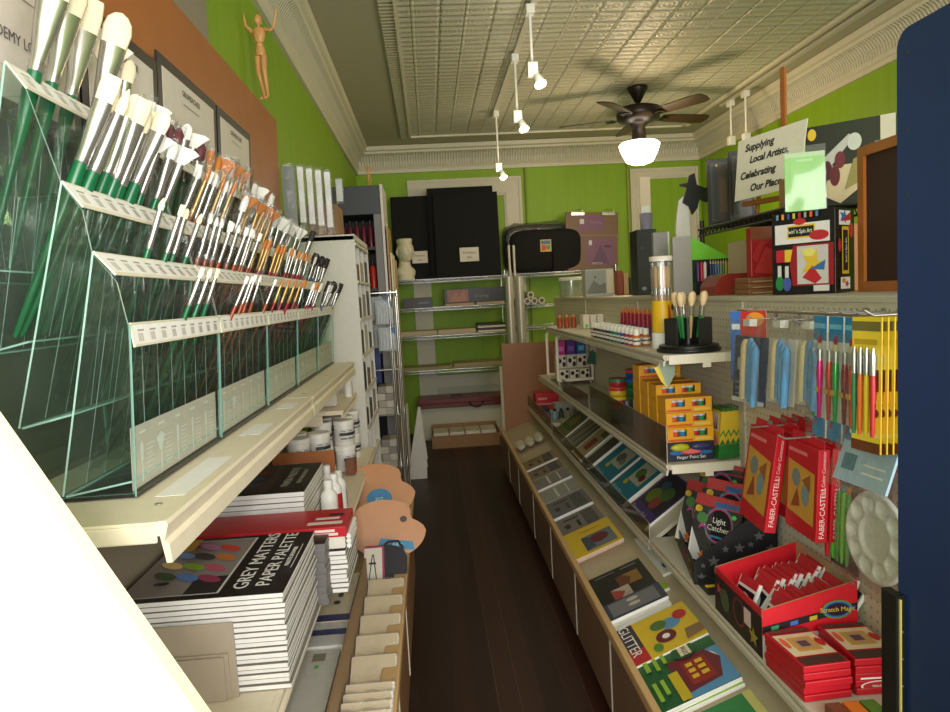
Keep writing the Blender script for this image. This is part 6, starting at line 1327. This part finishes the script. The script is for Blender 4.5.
# wire rack with pictures on top
br = T('black_wire_rack', 'low black wire rack on the gondola top carrying framed pictures and boxes', 'rack', (1.27, 2.42, ZT))
for x in (.01, .30):
    for y in (.01, .79): MB().tube([(x, y, 0), (x, y, .34)], .011, K(20, 20, 20, .4), 8).build('post', br)
mb = MB()
for x in (0, .31): mb.tube([(x, 0, .30), (x, .80, .30)], .007, K(20, 20, 20, .4), 6).tube([(x, 0, .27), (x, .80, .27)], .005, K(20, 20, 20, .4), 6).tube([(x, .80*i/40, .30 if i % 2 else .27) for i in range(41)], .003, K(20, 20, 20, .4), 4)
for i in range(33): mb.tube([(0, .01+.78*i/32, .303), (.31, .01+.78*i/32, .303)], .0028, K(20, 20, 20, .4), 4)
mb.build('wire_shelf', br)
ZR = ZT+.308
for i, (x, y) in enumerate(((1.285, 3.14), (1.315, 2.98))):
    p = T('framed_picture', ['farther', 'nearer'][i]+' dark glossy framed picture standing on the black wire rack', 'picture', (x, y, ZR), (-.05, 0, -.15), 'framed pictures on the black wire rack')
    MB().box(0, 0, 0, .105, .012, .30, K(34, 32, 32, .3)).build('frame', p, .002); prints(p, frame((0, -.0006, 0), (1, 0, 0), (0, 0, 1)), .105, .30, [('r', .14, .06, .86, .94, K(92, 84, 80, .25)), ('r', .2, .1, .4, .9, K(70, 78, 76, .25)), ('r', .5, .2, .8, .7, K(110, 92, 80, .25)), ('e', .4, .9, .05, .02, K(230, 200, 150))], 'picture_print')
for i in range(3): box_thing('tan_carton', '%s carton beneath the black wire rack, behind the red boxes' % ['cream', 'pale tan', 'orange tan'][i], 1.30+.0*i, 1.50, 2.75-.26*i, 2.98-.26*i, ZT, ZT+.22, K(*[(196, 176, 150), (214, 190, 156), (190, 130, 80)][i], .5), 'carton', None)
box_thing('kraft_box', 'brown kraft box on the black wire rack behind the handwritten sign', 1.285, 1.40, 2.43, 2.50, ZR, ZR+.10, K(176, 136, 92, .5), 'box', [('r', .1, .2, .9, .7, K(214, 190, 150))])
# handwritten sign on easel
sg = T('handwritten_sign', 'white handwritten sign reading Supplying Local Artists, Celebrating Our Place', 'sign', (1.277, 2.85, 1.874), (-.05, 0, math.atan2(-.27, .115)))
SW, SH = .333, .250
MB().prism([(0, 0, 0), (SW-.025, 0, .015), (SW+.005, 0, SH+.005), (.015, 0, SH-.01)], (0, .003, 0), K(232, 226, 206, .6)).build('paper', sg)
IK = K(30, 28, 30, .5)
prints(sg, frame((0, -.0006, 0), (1, 0, 0), (0, 0, 1)), SW, SH, [('t', .36, .82, .155, 'Supplying', IK, .05, .95, .3), ('t', .50, .63, .150, 'Local Artists,', IK, .05, .92, .3), ('t', .34, .39, .155, 'Celebrating', IK, .05, .95, .3), ('t', .46, .18, .155, 'Our Place', IK, .05, .95, .3)])
for _o in kids(sg):
    if _o.type == 'FONT': _o.data.offset = .0011
es = T('wooden_easel', 'small wooden easel behind the handwritten sign with a tall upright stick', 'easel', (1.365, 2.75, ZR))
EW = K(160, 96, 48, .45)
Ms = Matrix.Rotation(math.atan2(-.27, .115), 4, 'Z')
MB().box(-.13, .0, .052, .15, .03, .070, EW).xf(Ms).build('ledge', es)
MB().box(.045, .03, 0, .065, .042, .56, EW).xf(Ms).build('upright', es)
for s_ in (-1, 1): MB().tube([(s_*.08, .030, 0), (s_*.03, .030, .3)], .008, EW, 6).xf(Ms).build('leg', es)
# spin art box
wb2 = T('spin_art_box', 'black Swirl n Spin Art craft box on the near gondola top', 'craft box', (1.138, 2.266, ZT+.001), (0, 0, -.95))
bw, bd, bh = .204, .135, .262
MB().box(0, 0, 0, bw, bd, bh, K(24, 22, 24, .35)).build('box_body', wb2, .002)
GRN2 = K(40, 130, 70)
prints(wb2, frame((0, -.0006, 0), (1, 0, 0), (0, 0, 1)), bw, bh, [('r', .06, .62, .92, .86, K(226, 222, 220)), ('r', .26, .68, .70, .84, YEL), ('r', .28, .70, .68, .82, K(30, 26, 28)), ('e', .46, .88, .10, .04, RD), ('e', .76, .70, .15, .06, RD), ('r', .08, .40, .24, .55, RD), ('r', .22, .40, .36, .55, YEL), ('p', [(.34, .10), (.98, .10), (.98, .60), (.36, .60), (.30, .36)], K(150, 26, 36)), ('r', .42, .12, .90, .58, K(206, 200, 196)), ('p', star(.66, .36, .2, 1.2), YEL), ('p', [(.5, .2), (.66, .34), (.8, .18), (.7, .12)], RD), ('p', [(.62, .3), (.86, .4), (.84, .28)], K(60, 110, 170)), ('e', .6, .5, .1, .05, K(230, 220, 120)), ('e', .14, .14, .07, .09, GRN2), ('e', .26, .13, .07, .09, K(70, 90, 160)), ('r', .11, .22, .17, .36, K(210, 210, 206)), ('r', .23, .21, .29, .35, K(210, 210, 206)), ('r', .68, .03, .92, .10, K(220, 216, 210))] + [('r', .10+.09*k, .92, .14+.09*k, .985, K(*RBW[(k*5+3) % 12])) for k in range(8)] + [('t', .48, .76, .075, "Swirl 'n Spin Art", WHITE, 0, .62)], 'front_print')
prints(wb2, frame((bw+.0006, 0, 0), (0, 1, 0), (0, 0, 1)), .115, bh, [('r', .2, .80, .9, .97, WHITE), ('p', star(.5, .9, .3, 1.3, .3), K(60, 110, 180)), ('p', [(.3, .84), (.9, .96), (.95, .86)], RD), ('e', .92, .74, .14, .09, RD), ('r', .34, .22, .76, .78, YEL), ('r', .40, .26, .70, .74, K(28, 24, 26)), ('e', .18, .56, .10, .08, RD), ('r', .22, .04, .80, .18, WHITE), ('p', star(.6, .1, .16, 1.2, .3), RD), ('e', .4, .14, .1, .03, K(240, 150, 40)), ('t', .55, .50, .055, "Swirl 'n Spin Art", WHITE, PI/2, .8)], 'end_print')
# cork board, black glasses box, green bag
ckb = T('cork_board', 'dark cork board with orange wooden frame standing on the gondola top by the blue panel', 'cork board', (1.362, 1.22, ZT))
L_, Hc = .925, .445
MB().box(.004, .03, .03, .010, L_-.03, Hc-.03, K(62, 38, 28, .8, 0, .2, 300)).build('cork', ckb)
FRW = K(176, 106, 48, .4, 0, .1, 10)
MB().box(-.006, 0, 0, .016, L_, .03, FRW).box(-.006, 0, Hc-.03, .016, L_, Hc, FRW).box(-.006, 0, .03, .016, .03, Hc-.03, FRW).box(-.006, L_-.03, .03, .016, L_, Hc-.03, FRW).build('frame', ckb)
bgx = T('glass_paint_box', 'large dark box with pictures of glasses on the wire rack behind the cork board', 'box', (1.475, 2.66, ZR), (0, 0, -.70))
MB().box(0, 0, 0, .30, .03, .315, K(40, 44, 36, .4)).build('box_body', bgx, .002)
prints(bgx, frame((0, -.0006, 0), (1, 0, 0), (0, 0, 1)), .30, .315, [('r', .84, 0, 1, 1, K(206, 200, 176)), ('e', .08, .90, .05, .07, YEL), ('p', [(.15, .55), (.5, .85), (.55, .8), (.3, .5)], K(190, 190, 180)), ('p', [(.22, .15), (.28, .5), (.55, .5), (.6, .2), (.4, .05)], K(206, 190, 150)), ('e', .25, .45, .06, .12, K(80, 30, 36)), ('e', .34, .38, .06, .12, K(100, 30, 40)), ('e', .40, .56, .06, .1, K(110, 40, 50)), ('e', .56, .75, .08, .1, K(200, 204, 190)), ('p', [(.45, .2), (.66, .3), (.66, .6), (.55, .55)], K(150, 140, 80)), ('r', .78, .5, .95, .52, GRYT), ('r', .78, .6, .95, .62, GRYT), ('r', .78, .7, .95, .72, GRYT), ('e', .04, .2, .03, .1, RD)], 'front_print')
gbg = T('green_pack', 'pale green translucent pack leaning above the Swirl n Spin Art box', 'pack', (1.160, 2.215, ZT+.266), (-.06, 0, -.35))
MB().box(0, 0, 0, .118, .006, .185, K(150, 206, 110, .3)).build('green_card', gbg)
prints(gbg, frame((0, -.0006, 0), (1, 0, 0), (0, 0, 1)), .118, .185, [('r', .0, .92, 1, 1, K(200, 214, 190)), ('r', .15, .1, .2, .8, K(176, 220, 140)), ('t', .70, .35, .11, 'SAVVY', K(200, 236, 190), PI/2), ('r', .3, .84, .7, .88, K(190, 226, 170))], 'front_print')
MB().grid(lambda u, v: (.122*u-.002, -.006-.006*math.sin(PI*u)*math.sin(PI*v), .205*v), 6, 8, clear('smooth_film', (240, 250, 235), .06, .05, .1)).build('clear_bag', gbg)
# ------------------------------------------------------------------ lettering becomes plain mesh
bpy.context.view_layer.update()
_dg = bpy.context.evaluated_depsgraph_get()
_fo = [o for o in bpy.data.objects if o.type == 'FONT']
_new = {}
for o in _fo:
    if o.data not in _new:
        me = bpy.data.meshes.new_from_object(o.evaluated_get(_dg)); _new[o.data] = me
for o in _fo:
    q = bpy.data.objects.new('lettering', _new[o.data]); COL.objects.link(q); q.parent = o.parent; q.matrix_local = o.matrix_local.copy()
for o in _fo: bpy.data.objects.remove(o)
